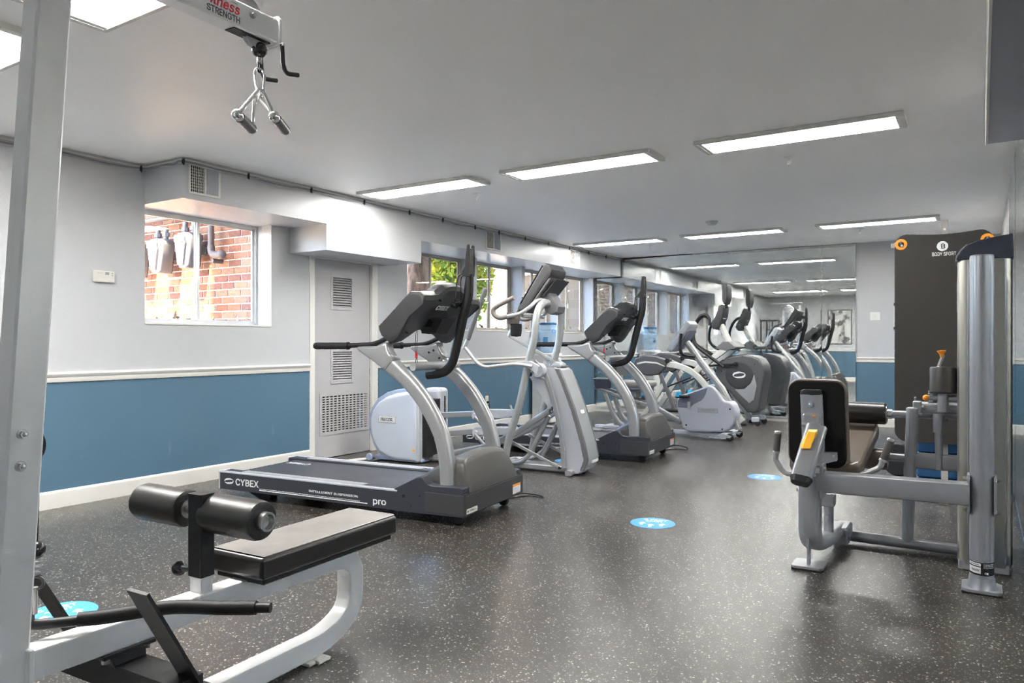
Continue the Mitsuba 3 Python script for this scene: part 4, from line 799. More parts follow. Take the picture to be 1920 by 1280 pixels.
# ---------------------------------------------------------------- leg machine and mat rack (right)
t = Thing('leg_machine', 'silver seated leg machine with black pads and orange knobs at the right wall', 'weight machine')
t('pillar', sweep([(.002, 4.035, .012), (.002, 4.035, 1.54)], circ(.049, 28, .066), (1, 0, 0)), 'm_mpaint', 50)
mat('mpaint', (.29, .30, .325), .30, .45, coat=.5)
t('pillar_cap', sweep([(.002, 4.035, 1.54), (.002, 4.035, 1.547)], circ(.047, 28, .064), (1, 0, 0)), 'm_mgray', 40)
t('pillar_collar', sweep([(.002, 4.035, .018), (.002, 4.035, .045), (.002, 4.035, .075)], circ(.054, 28, .070), (1, 0, 0), [1.15, 1.0, .93]), 'm_mpaint', 50)
t('base_plate', prism([(-.078 + .02, 3.955), (.082 - .02, 3.955), (.082, 3.975), (.082, 4.105), (.062, 4.125), (-.058, 4.125), (-.078, 4.105), (-.078, 3.975)], .006, .02, 'z', .002), 'm_mpaint', 40); t('base_pad', rb(-.077, .081, 3.957, 4.123, 0, .008, .002), 'm_rubber', False)
def on_pillar(x0, x1, z0, z1, m, r=.0495, ry=.0668, part='label', lab_=None):
    a = np.linspace(math.asin(x0 / r), math.asin(x1 / r), 12); o = np.stack([.002 + r * np.sin(a), 4.035 - ry * np.cos(a)], 1); i = np.stack([.002 + (r - .003) * np.sin(a), 4.035 - (ry - .003) * np.cos(a)], 1)
    P = np.vstack([o, i[::-1]]); t(part, prism(P, z0, z1, 'z'), m, False, lab_)
on_pillar(-.048, .048, .085, .143, 'm_black', lab_='black rating label')
on_pillar(-.047, -.004, .127, .140, 'm_white', .0499, .0672, 'label_panel'); on_pillar(-.047, -.004, .093, .122, 'm_white', .0499, .0672, 'label_panel')
on_pillar(-.044, -.010, .131, .136, 'm_mgray', .0502, .0675, 'label_print'); on_pillar(-.040, -.010, .103, .112, 'm_mgray', .0502, .0675, 'label_print')
for z in (.136, .131, .126, .119): on_pillar(.006, .044, z, z + .0025, 'm_lgray', .0499, .0672, 'label_print')
t('label_lettering', text('CE', .009, (.012, 3.9685, .092), (1, .12, 0), (0, 0, 1), .001, True), 'm_white', False)
for s_ in (-1, 1):
    x = .002 + s_ * .052
    t('flange', prism([(3.99, .355), (4.075, .355), (4.085, .37), (4.085, .515), (4.075, .535), (3.99, .535), (3.975, .515), (3.975, .37)], x - .006, x + .006, 'x', .003), 'm_mpaint', 40)
    for z in (.372, .520): t('flange_bolt', cat(cyl((x + s_ * .006, 4.0, z), (x + s_ * .013, 4.0, z), .011, 6), cyl((x + s_ * .013, 4.0, z), (x + s_ * .022, 4.0, z), .006, 10)), 'm_chrome')
t('main_beam', bar([(-.70, 3.985, .442), (-.05, 3.985, .450)], .095, .102, (0, 1, 0), .018), 'm_mpaint', 40)
# left column, curving back along the floor
t('column', sweep(fil([(-.735, 3.975, .47), (-.735, 3.975, .112), (-.705, 4.20, .10), (-.69, 4.56, .085)], .11, 8), rect2(.112, .072, .034, 6), (1, 0, 0)), 'm_mpaint', 50)
t('column_joint', rb(-.685, -.668, 3.94, 4.03, .36, .53, .004), 'm_mpaint', False)
for z in (.385, .515): t('column_bolt', cyl((-.672, 3.955, z), (-.655, 3.955, z), .009, 8), 'm_chrome')
t('column_bolt', cyl((-.80, 3.975, .39), (-.785, 3.975, .39), .010, 8), 'm_chrome')
t('foot_plate', prism([(-.80, 3.90), (-.68, 3.91), (-.665, 3.93), (-.665, 4.05), (-.68, 4.065), (-.80, 4.055), (-.815, 4.04), (-.815, 3.915)], .007, .02, 'z', .002), 'm_mpaint', 40); t('foot_pad', rb(-.813, -.667, 3.905, 4.06, 0, .009, .002), 'm_rubber', False)
t('gusset', rb(-.746, -.734, 3.945, 3.99, .018, .155, .002), 'm_mpaint', False)
t('rear_leg', tube([(-.69, 4.24, .335), (-.69, 4.24, .10)], .025, 14), 'm_mpaint'); t('rear_leg_clamp', rb(-.722, -.658, 4.205, 4.275, .27, .33, .004), 'm_mpaint', False); t('clamp_bolt', cyl((-.69, 4.20, .215), (-.69, 4.21, .215), .009, 8), 'm_chrome')
t('floor_bracket', rb(-.70, -.62, 4.40, 4.60, .02, .12, .01), 'm_mpaint', False); t('floor_bracket_bolt', cyl((-.625, 4.45, .07), (-.61, 4.45, .07), .009, 8), 'm_chrome')
t('floor_tube', sweep([(-.72, 4.59, .040), (-.09, 4.59, .040)], circ(.032, 16, .030), (0, 1, 0)), 'm_mpaint', 50)
t('upright', tube([(-.345, 4.59, .045), (-.318, 4.59, .785)], .031, 18), 'm_mpaint', 50); t('upright_cap', lathe([(.033, 0), (.032, .008), (.02, .014), (.001, .015)], (-.318, 4.59, .775), (.035, 0, 1), 18), 'm_mgray', 40)
t('cross_tube', bar([(-.31, 4.60, .498), (-.08, 4.60, .498)], .06, .085, (0, 1, 0), .016), 'm_mpaint', 40); t('roller_tube', tube([(-.46, 4.60, .506), (-.33, 4.60, .506)], .023, 14), 'm_mpaint')
t('lower_roller', lathe([(.015, 0), (.052, 0), (.060, .012), (.060, .25), (.052, .262), (.015, .262)], (-.44, 4.60, .490), (-1, 0, 0), 28), 'm_vinylbrown', 40)
# back rest
mat('rubberdark', (.004, .004, .004), .6, spec=.2)
bp = lambda ins, y: A([(x, y, z) for x, z in inset(pad2d, ins)])
pad2d = []
for cx, cz, a0 in ((-.655, .885, 0), (-.82, .885, 90), (-.815, .545, 180), (-.645, .545, 270)):
    for a in np.radians(a0 + np.linspace(0, 90, 7)): pad2d.append((cx + .066 * math.cos(a), cz + .066 * math.sin(a)))
t('back_pad', loft([bp(.012, 4.150), bp(.002, 4.158), bp(0, 4.172), bp(0, 4.205), bp(.008, 4.222), bp(.024, 4.230)]), 'm_vinylbrown', 50)
t('back_pad_shell', loft([bp(.018, 4.140), bp(.010, 4.144), bp(.009, 4.152)]), 'm_rubberdark', 40)
t('back_strap', sweep([(-.742, 4.125, .500), (-.755, 4.118, .872)], rect2(.112, .040, .018, 5), (1, 0, 0)), 'm_mpaint', 40); t('strap_cap', sweep([(-.755, 4.118, .870), (-.757, 4.116, .893), (-.757, 4.116, .898)], rect2(.112, .040, .018, 5), (1, 0, 0), [1, .95, .7]), 'm_black', 40)
for x, z in ((-.756, .820), (-.752, .755)): t('strap_bolt', cat(cyl((x, 4.098, z), (x, 4.088, z), .015, 14), ball((x, 4.088, z), .008, 1)), 'm_chrome')
t('hinge_bracket', rb(-.795, -.700, 4.075, 4.10, .70, .775, .012), 'm_mpaint', False); t('hinge_pin', cyl((-.795, 4.075, .715), (-.700, 4.075, .715), .011, 12), 'm_chrome'); t('hinge_tag', rb(-.742, -.725, 4.068, 4.078, .758, .768, .003), 'm_orange', False)
t('back_bracket', hull([(-.70, 4.13, .51), (-.70, 4.13, .575), (-.63, 4.135, .575), (-.63, 4.135, .53), (-.70, 4.10, .51), (-.70, 4.10, .57)]), 'm_mpaint', False); t('bracket_bolt', cyl((-.65, 4.12, .552), (-.65, 4.135, .552), .009, 10), 'm_chrome')
t('adjuster_tube', sweep([(-.752, 3.845, .472), (-.716, 4.045, .708)], rect2(.104, .062, .028, 6), (1, .02, -.15)), 'm_mpaint', 40)
t('adjuster_cap', sweep([(-.756, 3.825, .449), (-.7525, 3.842, .469), (-.752, 3.846, .474)], rect2(.106, .064, .029, 6), (1, .02, -.15), [.8, 1, 1]), 'm_black', 40)
t('release_lever', hull([(x + dx, y, z + dz) for x, y, z in ((-.752, 3.93, .612), (-.722, 3.985, .690)) for dx in (-.021, .021) for dz, yy in ((0, 0), (.012, -.012))] + [(-.760, 3.905, .612), (-.722, 3.905, .615), (-.705, 3.96, .692), (-.740, 3.96, .693)]), 'm_yellow', 30, 'orange release lever')
# seat
def seat_ring(ins, dz):
    P = [(-.855, 4.16, .468), (-.555, 4.16, .468), (-.520, 4.20, .485), (-.495, 4.70, .632), (-.51, 4.755, .648), (-.58, 4.77, .652), (-.82, 4.77, .652), (-.89, 4.755, .648), (-.905, 4.70, .632), (-.88, 4.20, .480)]
    c = A([-.70, 4.45, .558]); return A([c + (A(p) - c) * (1 - ins) + (0, -dz * .25, dz) for p in P])
t('seat', loft([seat_ring(.10, -.035), seat_ring(.02, -.03), seat_ring(0, -.01), seat_ring(0, .022), seat_ring(.03, .035), seat_ring(.10, .040)]), 'm_vinylbrown', 50)
t('seat_board', loft([seat_ring(.12, -.055), seat_ring(.12, -.034)]), 'm_black', False); t('seat_post', bar([(-.72, 4.02, .45), (-.72, 4.70, .585)], .07, .05, (1, 0, 0), .01), 'm_mpaint', 40)
for s_, P in ((-1, [(-.86, 4.15, .435), (-.905, 4.15, .448), (-.942, 4.15, .505), (-.941, 4.15, .550), (-.931, 4.15, .661)]), (1, [(-.60, 4.20, .440), (-.548, 4.20, .451), (-.450, 4.20, .497), (-.424, 4.20, .543), (-.386, 4.20, .654)])):
    t('handle', tube(cr(P[:4], 6), .0145, 12), 'm_silver2', 50); a, b = A(P[3]), A(P[4]); dd = (b - a) / np.linalg.norm(b - a)
    g = t('grip', cyl(a, b - dd * .012, .0185, 18, .002), 'm_grip2', 40, 'dark rubber grip'); t('end_cap', cyl(b - dd * .014, b + dd * .002, .019, 18, .004), 'm_chrome', 40, under=g); t('collar', cyl(a - dd * .008, a + dd * .006, .020, 18, .002), 'm_chrome', 40, under=g)
mat('grip2', (.075, .068, .062), .55)
# thigh roller and pivot gear
t('thigh_roller', lathe([(.018, 0), (.054, 0), (.062, .010), (.062, .232), (.056, .24), (.018, .24)], (-.455, 4.68, .738), (-1, 0, 0), 32), 'm_vinyl', 40)
t('roller_end', lathe([(.022, 0), (.050, 0), (.050, .003), (.022, .003)], (-.4545, 4.68, .738), (1, 0, 0), 28), 'm_chrome', 40); t('roller_collar', cyl((-.452, 4.68, .738), (-.425, 4.68, .738), .028, 16, .004), 'm_chrome')
t('roller_axle', tube([(-.66, 4.68, .738), (-.09, 4.68, .742)], .021, 14), 'm_mpaint'); 
t('pivot_tube', tube([(-.275, 4.62, .785), (-.085, 4.62, .785)], .036, 20), 'm_mpaint', 50); t('pivot_block', cat(rb(-.318, -.275, 4.585, 4.655, .755, .825, .006), rb(-.312, -.302, 4.60, 4.64, .82, .845, .002)), 'm_steel', False)
t('pivot_bolt', cat(cyl((-.275, 4.58, .79), (-.262, 4.58, .79), .012, 8), cyl((-.29, 4.575, .765), (-.29, 4.59, .765), .010, 8)), 'm_chrome')
t('selector_tube', tube([(-.235, 4.56, .845), (-.085, 4.56, .845)], .019, 14), 'm_mpaint'); t('selector_bracket', cat(rb(-.240, -.218, 4.545, 4.575, .82, .87, .004), rb(-.244, -.20, 4.54, 4.58, .866, .872, .002), rb(-.244, -.20, 4.54, 4.58, .818, .824, .002), cyl((-.236, 4.56, .87), (-.236, 4.56, .885), .006, 8)), 'm_steel', False); t('selector_knob', ball((-.252, 4.56, .846), .017, 2), 'm_orange', True, 'orange knob')
t('swing_post', tube([(-.172, 4.55, .885), (-.172, 4.55, .775)], .027, 16), 'm_mpaint', 50); t('counterweight', lathe([(.001, .0), (.050, .0), (.060, .004), (.0635, .01), (.0635, .135), (.058, .142), (.001, .146)], (-.172, 4.55, .872), (0, .05, 1), 32), 'm_char2', 40, 'dark cylindrical weight')
mat('char2', (.075, .07, .066), .35, .3)
t('pull_pin', tube([(-.195, 4.55, 1.01), (-.172, 4.55, 1.075)], .010, 10), 'm_chrome'); t('pull_knob', lathe([(.009, 0), (.012, .022), (.021, .034), (.021, .040), (.001, .042)], (-.176, 4.55, 1.062), (-.1, 0, 1), 20), 'm_orange', 40, 'orange pull knob')
t('lever_arm', tube([(-.195, 4.58, .760), (-.195, 4.58, .66)], .026, 14), 'm_mpaint', 50); t('lever_arm_lower', tube([(-.195, 4.58, .665), (-.190, 4.58, .46)], .019, 14), 'm_mpaint', 50); t('lever_bolt', cyl((-.165, 4.575, .735), (-.150, 4.575, .735), .012, 10), 'm_navy')
# weight stack tower
TP = [(-.062, 4.345), (.095, 4.345), (.122, 4.365), (.132, 4.45), (.132, 4.90), (.12, 4.96), (-.06, 4.96), (-.095, 4.92), (-.104, 4.80), (-.104, 4.40), (-.094, 4.36)]
t('weight_shroud', prism(TP, .035, 1.565, 'z', .004), 'm_brushed', 40, 'brushed metal weight stack cover')
t('shroud_rib', rb(-.058, -.052, 4.338, 4.347, .06, 1.56, .002), 'm_mpaint', False); t('shroud_rib', rb(.098, .104, 4.338, 4.350, .06, 1.56, .002), 'm_mpaint', False)
t('shroud_window', rb(-.1055, -.103, 4.50, 4.80, .30, 1.40, .002), 'm_dgray', False); t('plinth', rb(-.10, .12, 4.35, 4.95, 0, .05, .006), 'm_mgray', False)
cap = [(-.108, 1.560), (-.104, 1.580), (-.085, 1.610), (-.055, 1.638), (-.01, 1.655), (.06, 1.668), (.128, 1.678), (.134, 1.670), (.134, 1.560)]
t('tower_cap', prism(cap, 4.338, 4.97, 'y', .008), 'm_navy', 40, 'dark navy sloped cap')
t('cap_trim', prism([(-.112, 1.555), (-.108, 1.582), (-.088, 1.614), (-.060, 1.641), (-.066, 1.632), (-.084, 1.604), (-.100, 1.575), (-.100, 1.555)], 4.345, 4.965, 'y'), 'm_lgray', 40)
for x in (-.02, .02): t('cap_bolt', ball((x, 4.336, 1.572), .007, 1, (1, .6, 1)), 'm_chrome')
t('placard', rb(-.1065, -.104, 4.42, 4.56, 1.30, 1.46, .001), 'm_lgray', False)

# hanging exercise mats
r = Thing('mat_rack', 'grey perforated steel rack that carries the hanging exercise mats', 'rack')
r('post', rb(-.250, -.205, 6.270, 6.285, .03, 2.045, .002), 'm_rackgray', False); r('post_side', rb(-.250, -.245, 6.285, 6.33, .03, 2.045, .002), 'm_rackgray', False)
mat('rackgray', (.27, .255, .25), .45)
for z in (1.975, .52, .30): r('hole', cyl((-.228, 6.266, z), (-.228, 6.272, z), .009, 12), 'm_black' if z < 1 else 'm_white')
r('hook_bar', rb(-.58, .11, 6.255, 6.272, 1.855, 1.895, .003), 'm_rackgray', False)
for x in (-.505, .036): r('hook', tube([(x, 6.262, 1.875), (x, 6.16, 1.875), (x, 6.15, 1.89)], .006, 8), 'm_steel')
r('foot', rb(-.56, .10, 6.24, 6.34, 0, .04, .005), 'm_rackgray', False); r('foot', rb(-.26, -.19, 6.0, 6.6, 0, .035, .005), 'm_rackgray', False)
mt = Thing('exercise_mat', 'large black exercise mat hung from orange grommets at the right', 'exercise mat')
def matpoly(x0, x1, z0, z1, rr, sag):
    P = []
    for cx, cz, a0 in ((x1 - rr, z1 - rr, 0), (x0 + rr, z1 - rr, 90), (x0 + rr, z0 + rr, 180), (x1 - rr, z0 + rr, 270)):
        for a in np.radians(a0 + np.linspace(0, 90, 8)): P.append((cx + rr * math.cos(a), cz + rr * math.sin(a)))
        if a0 == 0: P += [(x1 - rr - (x1 - x0 - 2 * rr) * k / 6, z1 - sag * math.sin(math.pi * k / 6)) for k in range(1, 6)]
    return P
mat('matblack', (.019, .017, .0155), .55, spec=.35)
mt('mat', prism(matpoly(-.548, .078, .405, 1.945, .085, .016), 6.185, 6.245, 'y', .004), 'm_matblack', 40)
for x in (-.505, .036):
    g = mt('grommet', lathe([(.020, .004), (.040, .004), (.042, 0), (.020, 0)], (x, 6.186, 1.872), (0, -1, 0), 28), 'm_orange', 40, 'orange grommet'); mt('eyelet', cyl((x, 6.186, 1.872), (x, 6.180, 1.872), .020, 20), 'm_black', under=g); mt('peg', cyl((x + .006, 6.182, 1.862), (x + .006, 6.17, 1.862), .009, 12), 'm_steel', under=g)
mt('logo_disc', cyl((-.238, 6.1865, 1.842), (-.238, 6.1835, 1.842), .036, 28), 'm_ltext', 40, 'grey round logo'); mt('logo_letter', text('B', .034, (-.250, 6.1833, 1.825), (1, 0, 0), (0, 0, 1), .001, True), 'm_black', False)
mt('lettering', text('Body Sport'.upper(), .026, (-.305, 6.1848, 1.772), (1, 0, 0), (0, 0, 1), .001, True, .150), 'm_ltext', False, 'grey lettering BODY SPORT')
fm = Thing('folded_mat', 'stack of blue folded mats low behind the black hanging mat', 'folded mats')
for i in range(4): fm('layer', rrb(-.42, .12, 6.42, 6.75, .02 + .095 * i, .11 + .095 * i, .02), 'm_blue', 40)
w = Thing('ab_roller', 'black exercise wheel with a pale hub on the floor behind the leg machine', 'exercise wheel')
w('tire', lathe([(.09, -.03), (.13, -.03), (.14, -.018), (.14, .018), (.13, .03), (.09, .03)], (-.60, 7.1, .14), (.35, 1, 0), 32), 'm_black', 40); w('hub', lathe([(.001, -.02), (.088, -.024), (.092, -.01), (.092, .02), (.001, .02)], (-.60, 7.1, .14), (.35, 1, 0), 28), 'm_offwhite', 40)

# ---------------------------------------------------------------- recumbent bike
t = Thing('recumbent_bike', 'pale grey recumbent exercise bike in front of the dark flywheel trainer', 'exercise bike')
V0, V1 = 8.60, 8.84; VC = 8.72
SHL = [(-3.122, .345), (-3.118, .44), (-3.076, .498), (-2.938, .545), (-2.726, .628), (-2.675, .614), (-2.62, .555), (-2.565, .472), (-2.538, .451), (-2.476, .442), (-2.440, .405), (-2.412, .33), (-2.409, .27), (-2.427, .192), (-2.476, .121), (-2.569, .082), (-2.75, .068), (-2.984, .066), (-3.043, .11), (-3.085, .22)]
t('shell', prism(SHL, V0, V1, 'y', .025), 'm_pale2', 45)
mat('pale2', (.46, .48, .545), .36)
t('shell_inset', prism([(-3.105, .352), (-3.10, .43), (-3.065, .480), (-2.94, .528), (-2.735, .60), (-2.76, .52), (-2.80, .455), (-2.90, .40), (-2.955, .352)], V0 - .003, V0 + .01, 'y', .002), 'm_bluegray2', 40)
mat('bluegray2', (.17, .185, .24), .4)
t('badge', rb(-2.855, -2.612, V0 - .004, V0 + .004, .305, .362, .003), 'm_lgray', False); t('brand_lettering', text('PRECOR', .026, (-2.815, V0 - .004, .321), (1, 0, 0), (0, 0, 1), .001, True, .165), 'm_mgray', False)
for x, z in ((-2.997, .145), (-2.563, .122), (-2.47, .362), (-2.78, .55)): t('shell_screw', cyl((x, V0 - .002, z), (x, V0 + .004, z), .010, 10), 'm_black')
t('mast', sweep([(-2.50, VC, .40), (-2.60, VC, .585), (-2.86, VC, .91), (-3.03, VC, 1.14)], rect2(.09, .075, .03, 5), (0, 1, 0)), 'm_silver2', 40)
t('mast_foot', sweep([(-2.66, VC, .56), (-2.52, VC, .44), (-2.40, VC, .12)], rect2(.10, .06, .02, 4), (0, 1, 0)), 'm_silver2', 40)
dd = A([.26, .37]); dd /= np.linalg.norm(dd); nn = A([dd[1], -dd[0]]); C0 = A([-3.235, 1.045]); L = .44
P2 = [C0, C0 + dd * .05 - nn * .008, C0 + dd * (L - .03) - nn * .008, C0 + dd * L + nn * .015, C0 + dd * (L - .01) + nn * .065, C0 + dd * (L - .05) + nn * .085, C0 + dd * .2 + nn * .085, C0 + dd * .04 + nn * .075, C0 + nn * .04]
t('console', prism(P2, VC - .15, VC + .15, 'y', .02), 'm_lgray2', 40); t('console_back', prism([C0 + dd * .06 + nn * .078, C0 + dd * .34 + nn * .083, C0 + dd * .36 + nn * .105, C0 + dd * .08 + nn * .098], VC - .13, VC + .13, 'y', .006), 'm_bluegray2', 40)
t('display', prism([C0 + dd * .04 - nn * .011, C0 + dd * (L - .04) - nn * .011, C0 + dd * (L - .04) - nn * .006, C0 + dd * .04 - nn * .006], VC - .125, VC + .125, 'y'), 'm_blackgloss', False)
for s_ in (-1, 1): t('handlebar', tube(cr([(-3.037, VC + s_ * .19, 1.245), (-3.047, VC + s_ * .19, 1.12), (-3.035, VC + s_ * .19, 1.02), (-2.99, VC + s_ * .15, .98), (-2.92, VC + s_ * .05, .97)], 6), .019, 12), 'm_black', 50)
t('base_rail', bar([(-4.25, VC, .045), (-2.45, VC, .045)], .10, .045, (0, 1, 0), .012), 'm_pale2', 40)
t('front_foot', bar([(-2.52, VC - .26, .055), (-2.52, VC + .26, .055)], .085, .06, (1, 0, 0), .02), 'm_lgray', 40)
t('rear_foot', bar([(-4.15, VC - .26, .035), (-4.15, VC + .26, .035)], .07, .05, (1, 0, 0), .018), 'm_lgray', 40)
for s_ in (-1, 1): k = t('transport_wheel', cyl((-2.45, VC + s_ * .20 - .016, .042), (-2.45, VC + s_ * .20 + .016, .042), .042, 20, .006), 'm_rubber'); t('wheel_fork', hull([(x, VC + s_ * .20 + w_, z) for w_ in (-.028, .028) for x, z in ((-2.53, .085), (-2.53, .04), (-2.44, .035), (-2.42, .06))]), 'm_lgray', False)
for s_ in (-1, 1):
    v = VC + s_ * .11
    t('seat_rail', bar([(-4.18, v, .540), (-3.46, v, .355)], .03, .035, (0, 1, 0), .006), 'm_silver2', 40)
    t('rear_leg', sweep(fil([(-4.08, v, .515), (-3.93, v, .16), (-3.80, v, .065), (-3.66, v, .05)], .12), rect2(.04, .06, .015, 4), (0, 1, 0)), 'm_silver2', 40)
t('rail_strut', sweep([(-3.70, VC, .42), (-3.80, VC, .07)], rect2(.06, .045, .015, 4), (0, 1, 0)), 'm_mpaint', 40); t('rail_front', sweep([(-3.50, VC, .36), (-3.10, VC, .16)], rect2(.08, .06, .02, 4), (0, 1, 0)), 'm_mgray', 40)
t('rail_cap', rb(-4.215, -4.165, VC - .14, VC + .14, .53, .63, .012), 'm_bluegray2', False)
t('side_tray', cat(loft([A([(x, y, z) for x, y in ((-4.15 + i_, 8.44 + i_), (-3.96 - i_, 8.44 + i_), (-3.96 - i_, 8.58 - i_), (-4.15 + i_, 8.58 - i_))]) for z, i_ in ((.555, .012), (.68, 0))])), 'm_navy', False, 'dark side tray'); t('tray_rim', cat(bx(-4.16, -3.95, 8.435, 8.445, .676, .686), bx(-4.16, -3.95, 8.575, 8.585, .676, .686), bx(-4.16, -4.15, 8.435, 8.585, .676, .686), bx(-3.96, -3.95, 8.435, 8.585, .676, .686)), 'm_lgray', False)
t('seat', rrb(-3.93, -3.48, VC - .19, VC + .19, .575, .655, .035), 'm_seatg', 50); t('seat_pan', rb(-3.90, -3.52, VC - .17, VC + .17, .545, .585, .01), 'm_bluegray2', False); t('seat_carriage', rb(-3.86, -3.66, VC - .08, VC + .08, .44, .55, .01), 'm_mgray', False)
mat('seatg', (.26, .25, .24), .45)
t('seat_back', loft([A([(x + .10 * (z - .70), VC + w_, z) for x, w_ in ((-3.96, -hw), (-3.92, -hw - .01), (-3.89, -hw), (-3.89, hw), (-3.92, hw + .01), (-3.96, hw))]) for z, hw in ((.70, .10), (.73, .15), (.80, .185), (.92, .19), (1.0, .16), (1.03, .10))][::1]), 'm_dgray', 50, 'dark mesh seat back'); t('seat_back_post', bar([(-3.88, VC, .56), (-3.93, VC, .90)], .06, .03, (0, 1, 0), .01), 'm_mgray', 40)
for s_ in (-1, 1):
    px, pz = (-2.955, .345) if s_ < 0 else (-2.89, .52)
    t('crank', bar([(-2.955, VC + s_ * .145, .43), (px + (0 if s_ < 0 else .0), VC + s_ * .145, pz)], .02, .035, (0, 1, 0), .006), 'm_lgray', 40)
    k = t('pedal', rrb(-3.09, -2.94, VC + s_ * .20 - .05, VC + s_ * .20 + .05, .475, .51, .012), 'm_black', 40); t('strap', hull([(x, VC + s_ * .20 + y, z) for x, y, z in ((-3.085, -.055, .49), (-3.035, -.055, .49), (-3.085, .055, .49), (-3.035, .055, .49), (-3.075, -.03, .545), (-3.045, -.03, .545), (-3.075, .03, .545), (-3.045, .03, .545))]), 'm_cyan', False, 'turquoise pedal strap', under=k)
t('seat_lever', rrb(-3.53, -3.42, VC - .24, VC - .18, .435, .475, .012), 'm_navy', 40); t('lever_tag', rb(-3.52, -3.47, VC - .245, VC - .19, .475, .51, .006), 'm_cyan', False, 'turquoise tag')

# ---------------------------------------------------------------- arc trainer by the mirror
t = Thing('arc_trainer', 'dark flywheel arc trainer with a screen, standing against the end mirror', 'cross trainer', matr(.055, -.19))
N, F_ = 10.38, 10.80; VC = 10.60
HS = [(-3.192, .691), (-3.185, .79), (-3.13, .88), (-2.995, .948), (-2.82, .972), (-2.68, .955), (-2.589, .912), (-2.535, .82), (-2.515, .721), (-2.53, .58), (-2.562, .418), (-2.585, .28), (-2.60, .205), (-2.66, .175), (-2.751, .180), (-2.834, .270), (-2.94, .39), (-3.071, .535), (-3.15, .61)]
t('flywheel_housing', prism(HS, N, F_, 'y', .03), 'm_mgray3', 45)
mat('mgray3', (.075, .076, .080), .36, .2)
t('housing_inset', prism([(-2.78, .50), (-2.70, .60), (-2.655, .70), (-2.62, .55), (-2.66, .36), (-2.72, .31), (-2.80, .38), (-2.92, .49)], N - .004, N + .01, 'y', .003), 'm_silverpaint', 40)
t('flywheel_disc', lathe([(.001, -.012), (.165, -.012), (.188, -.004), (.188, .01), (.001, .01)], (-2.855, N, .692), (0, 1, 0), 40), 'm_char', 40, 'dark disc with an eye-shaped emblem'); t('flywheel_disc', lathe([(.001, -.012), (.165, -.012), (.188, -.004), (.188, .01), (.001, .01)], (-2.855, F_, .692), (0, -1, 0), 40), 'm_char', 40)
def cres(y, cx, cz, rx, rz, th, a0, a1):
    a = np.radians(np.linspace(a0, a1, 15)); o = np.stack([cx + rx * np.cos(a), cz + rz * np.sin(a)], 1); w_ = np.sin(np.linspace(0, np.pi, 15)) * th
    i = np.stack([cx + (rx - w_) * np.cos(a), cz + (rz - w_ * .6) * np.sin(a)], 1); return prism(np.vstack([o, i[::-1][1:-1]]), y - .001, y + .001, 'y')
for y in (N - .0128, F_ + .0128): t('emblem', cat(cres(y, -2.855, .692, .088, .046, .042, 15, 215), cres(y, -2.855, .692, .088, .046, .042, 195, 395)), 'm_ltext', False)
for a in range(6): t('housing_screw', cyl((-2.855 + .25 * math.cos(a * .8 - 1), N - .002, .70 + .25 * math.sin(a * .8 - 1)), (-2.855 + .25 * math.cos(a * .8 - 1), N + .002, .70 + .25 * math.sin(a * .8 - 1)), .008, 8), 'm_black')
for v, dx, dz in ((N - .03, -.04, .15), (F_ + .03, .02, -.15)):
    t('crank', cat(cyl((-2.855 + dx, v - .02, .692 + dz), (-2.855 + dx, v + .02, .692 + dz), .028, 16), ball((-2.855 + dx, v - .02, .692 + dz), .014, 1)), 'm_black'); t('drive_rod', bar([(-2.855 + dx, v, .692 + dz), (-3.32, v, .76 + dz * .3)], .022, .028, (0, 1, 0), .006), 'm_black', 40)
for v in (N - .02, F_ + .02):
    t('front_leg', bar([(-3.30, v, .80), (-3.06, v, .40), (-2.80, v, .055)], .05, .075, (0, 1, 0), .01), 'm_offsilver', 40); t('leg_foot', rb(-2.86, -2.76, v - .03, v + .03, 0, .035, .006), 'm_black', False)
    t('boom', bar([(-3.50, v, .70), (-3.00, v, 1.075)], .06, .085, (0, 1, 0), .012), 'm_offsilver', 40)
    t('rear_leg', bar([(-3.82, v, .70), (-4.25, v, .05)], .05, .07, (0, 1, 0), .01), 'm_offsilver', 40)
mat('offsilver', (.52, .52, .49), .35, .3)
t('boom_lettering', text('THE', .042, (-3.425, N - .0465, .735), (.80, 0, .60), (-.60, 0, .80), .001, True, .10), 'm_dtext', False); t('boom_lettering', text('ARC', .062, (-3.335, N - .0465, .800), (.80, 0, .60), (-.60, 0, .80), .001, True, .19), 'm_dtext', False, 'dark lettering THE ARC')
t('base', cat(bar([(-4.35, VC, .05), (-2.80, VC, .05)], .12, .06, (0, 1, 0), .012)), 'm_mgray', 40); t('rear_foot', bar([(-4.30, N - .02, .03), (-4.30, F_ + .02, .03)], .07, .05, (1, 0, 0), .01), 'm_mgray', 40)
for v in (N + .05, F_ - .02): t('caster', cyl((-2.62, v - .018, .04), (-2.62, v + .018, .04), .04, 18, .005), 'm_rubber'); t('caster_fork', rb(-2.70, -2.60, v - .026, v + .026, .05, .12, .01), 'm_lgray', False)
t('knee_cover', loft([A([(x, v, z) for x, z in ((-3.175, 1.055), (-3.06, 1.145), (-2.99, 1.150), (-2.90, 1.075), (-2.90, 1.055), (-3.02, 1.03))]) for v in (N - .06, F_ + .06)]), 'm_mgray2', 40)
t('mast', sweep([(-3.035, VC, 1.10), (-3.17, VC, 1.38)], rect2(.13, .07, .02, 4), (0, 1, 0)), 'm_offsilver', 40)
t('console', prism([(-3.275, 1.375), (-3.165, 1.640), (-3.14, 1.665), (-3.10, 1.640), (-3.095, 1.60), (-3.11, 1.50), (-3.17, 1.345), (-3.215, 1.315), (-3.25, 1.325)], VC - .14, VC + .14, 'y', .02), 'm_char', 40)
t('console_lettering', text('CYBEX', .03, (-3.122, VC - .09, 1.47), (0, 1, 0), (.08, 0, .98), .004, True, .16), 'm_ltext', False)
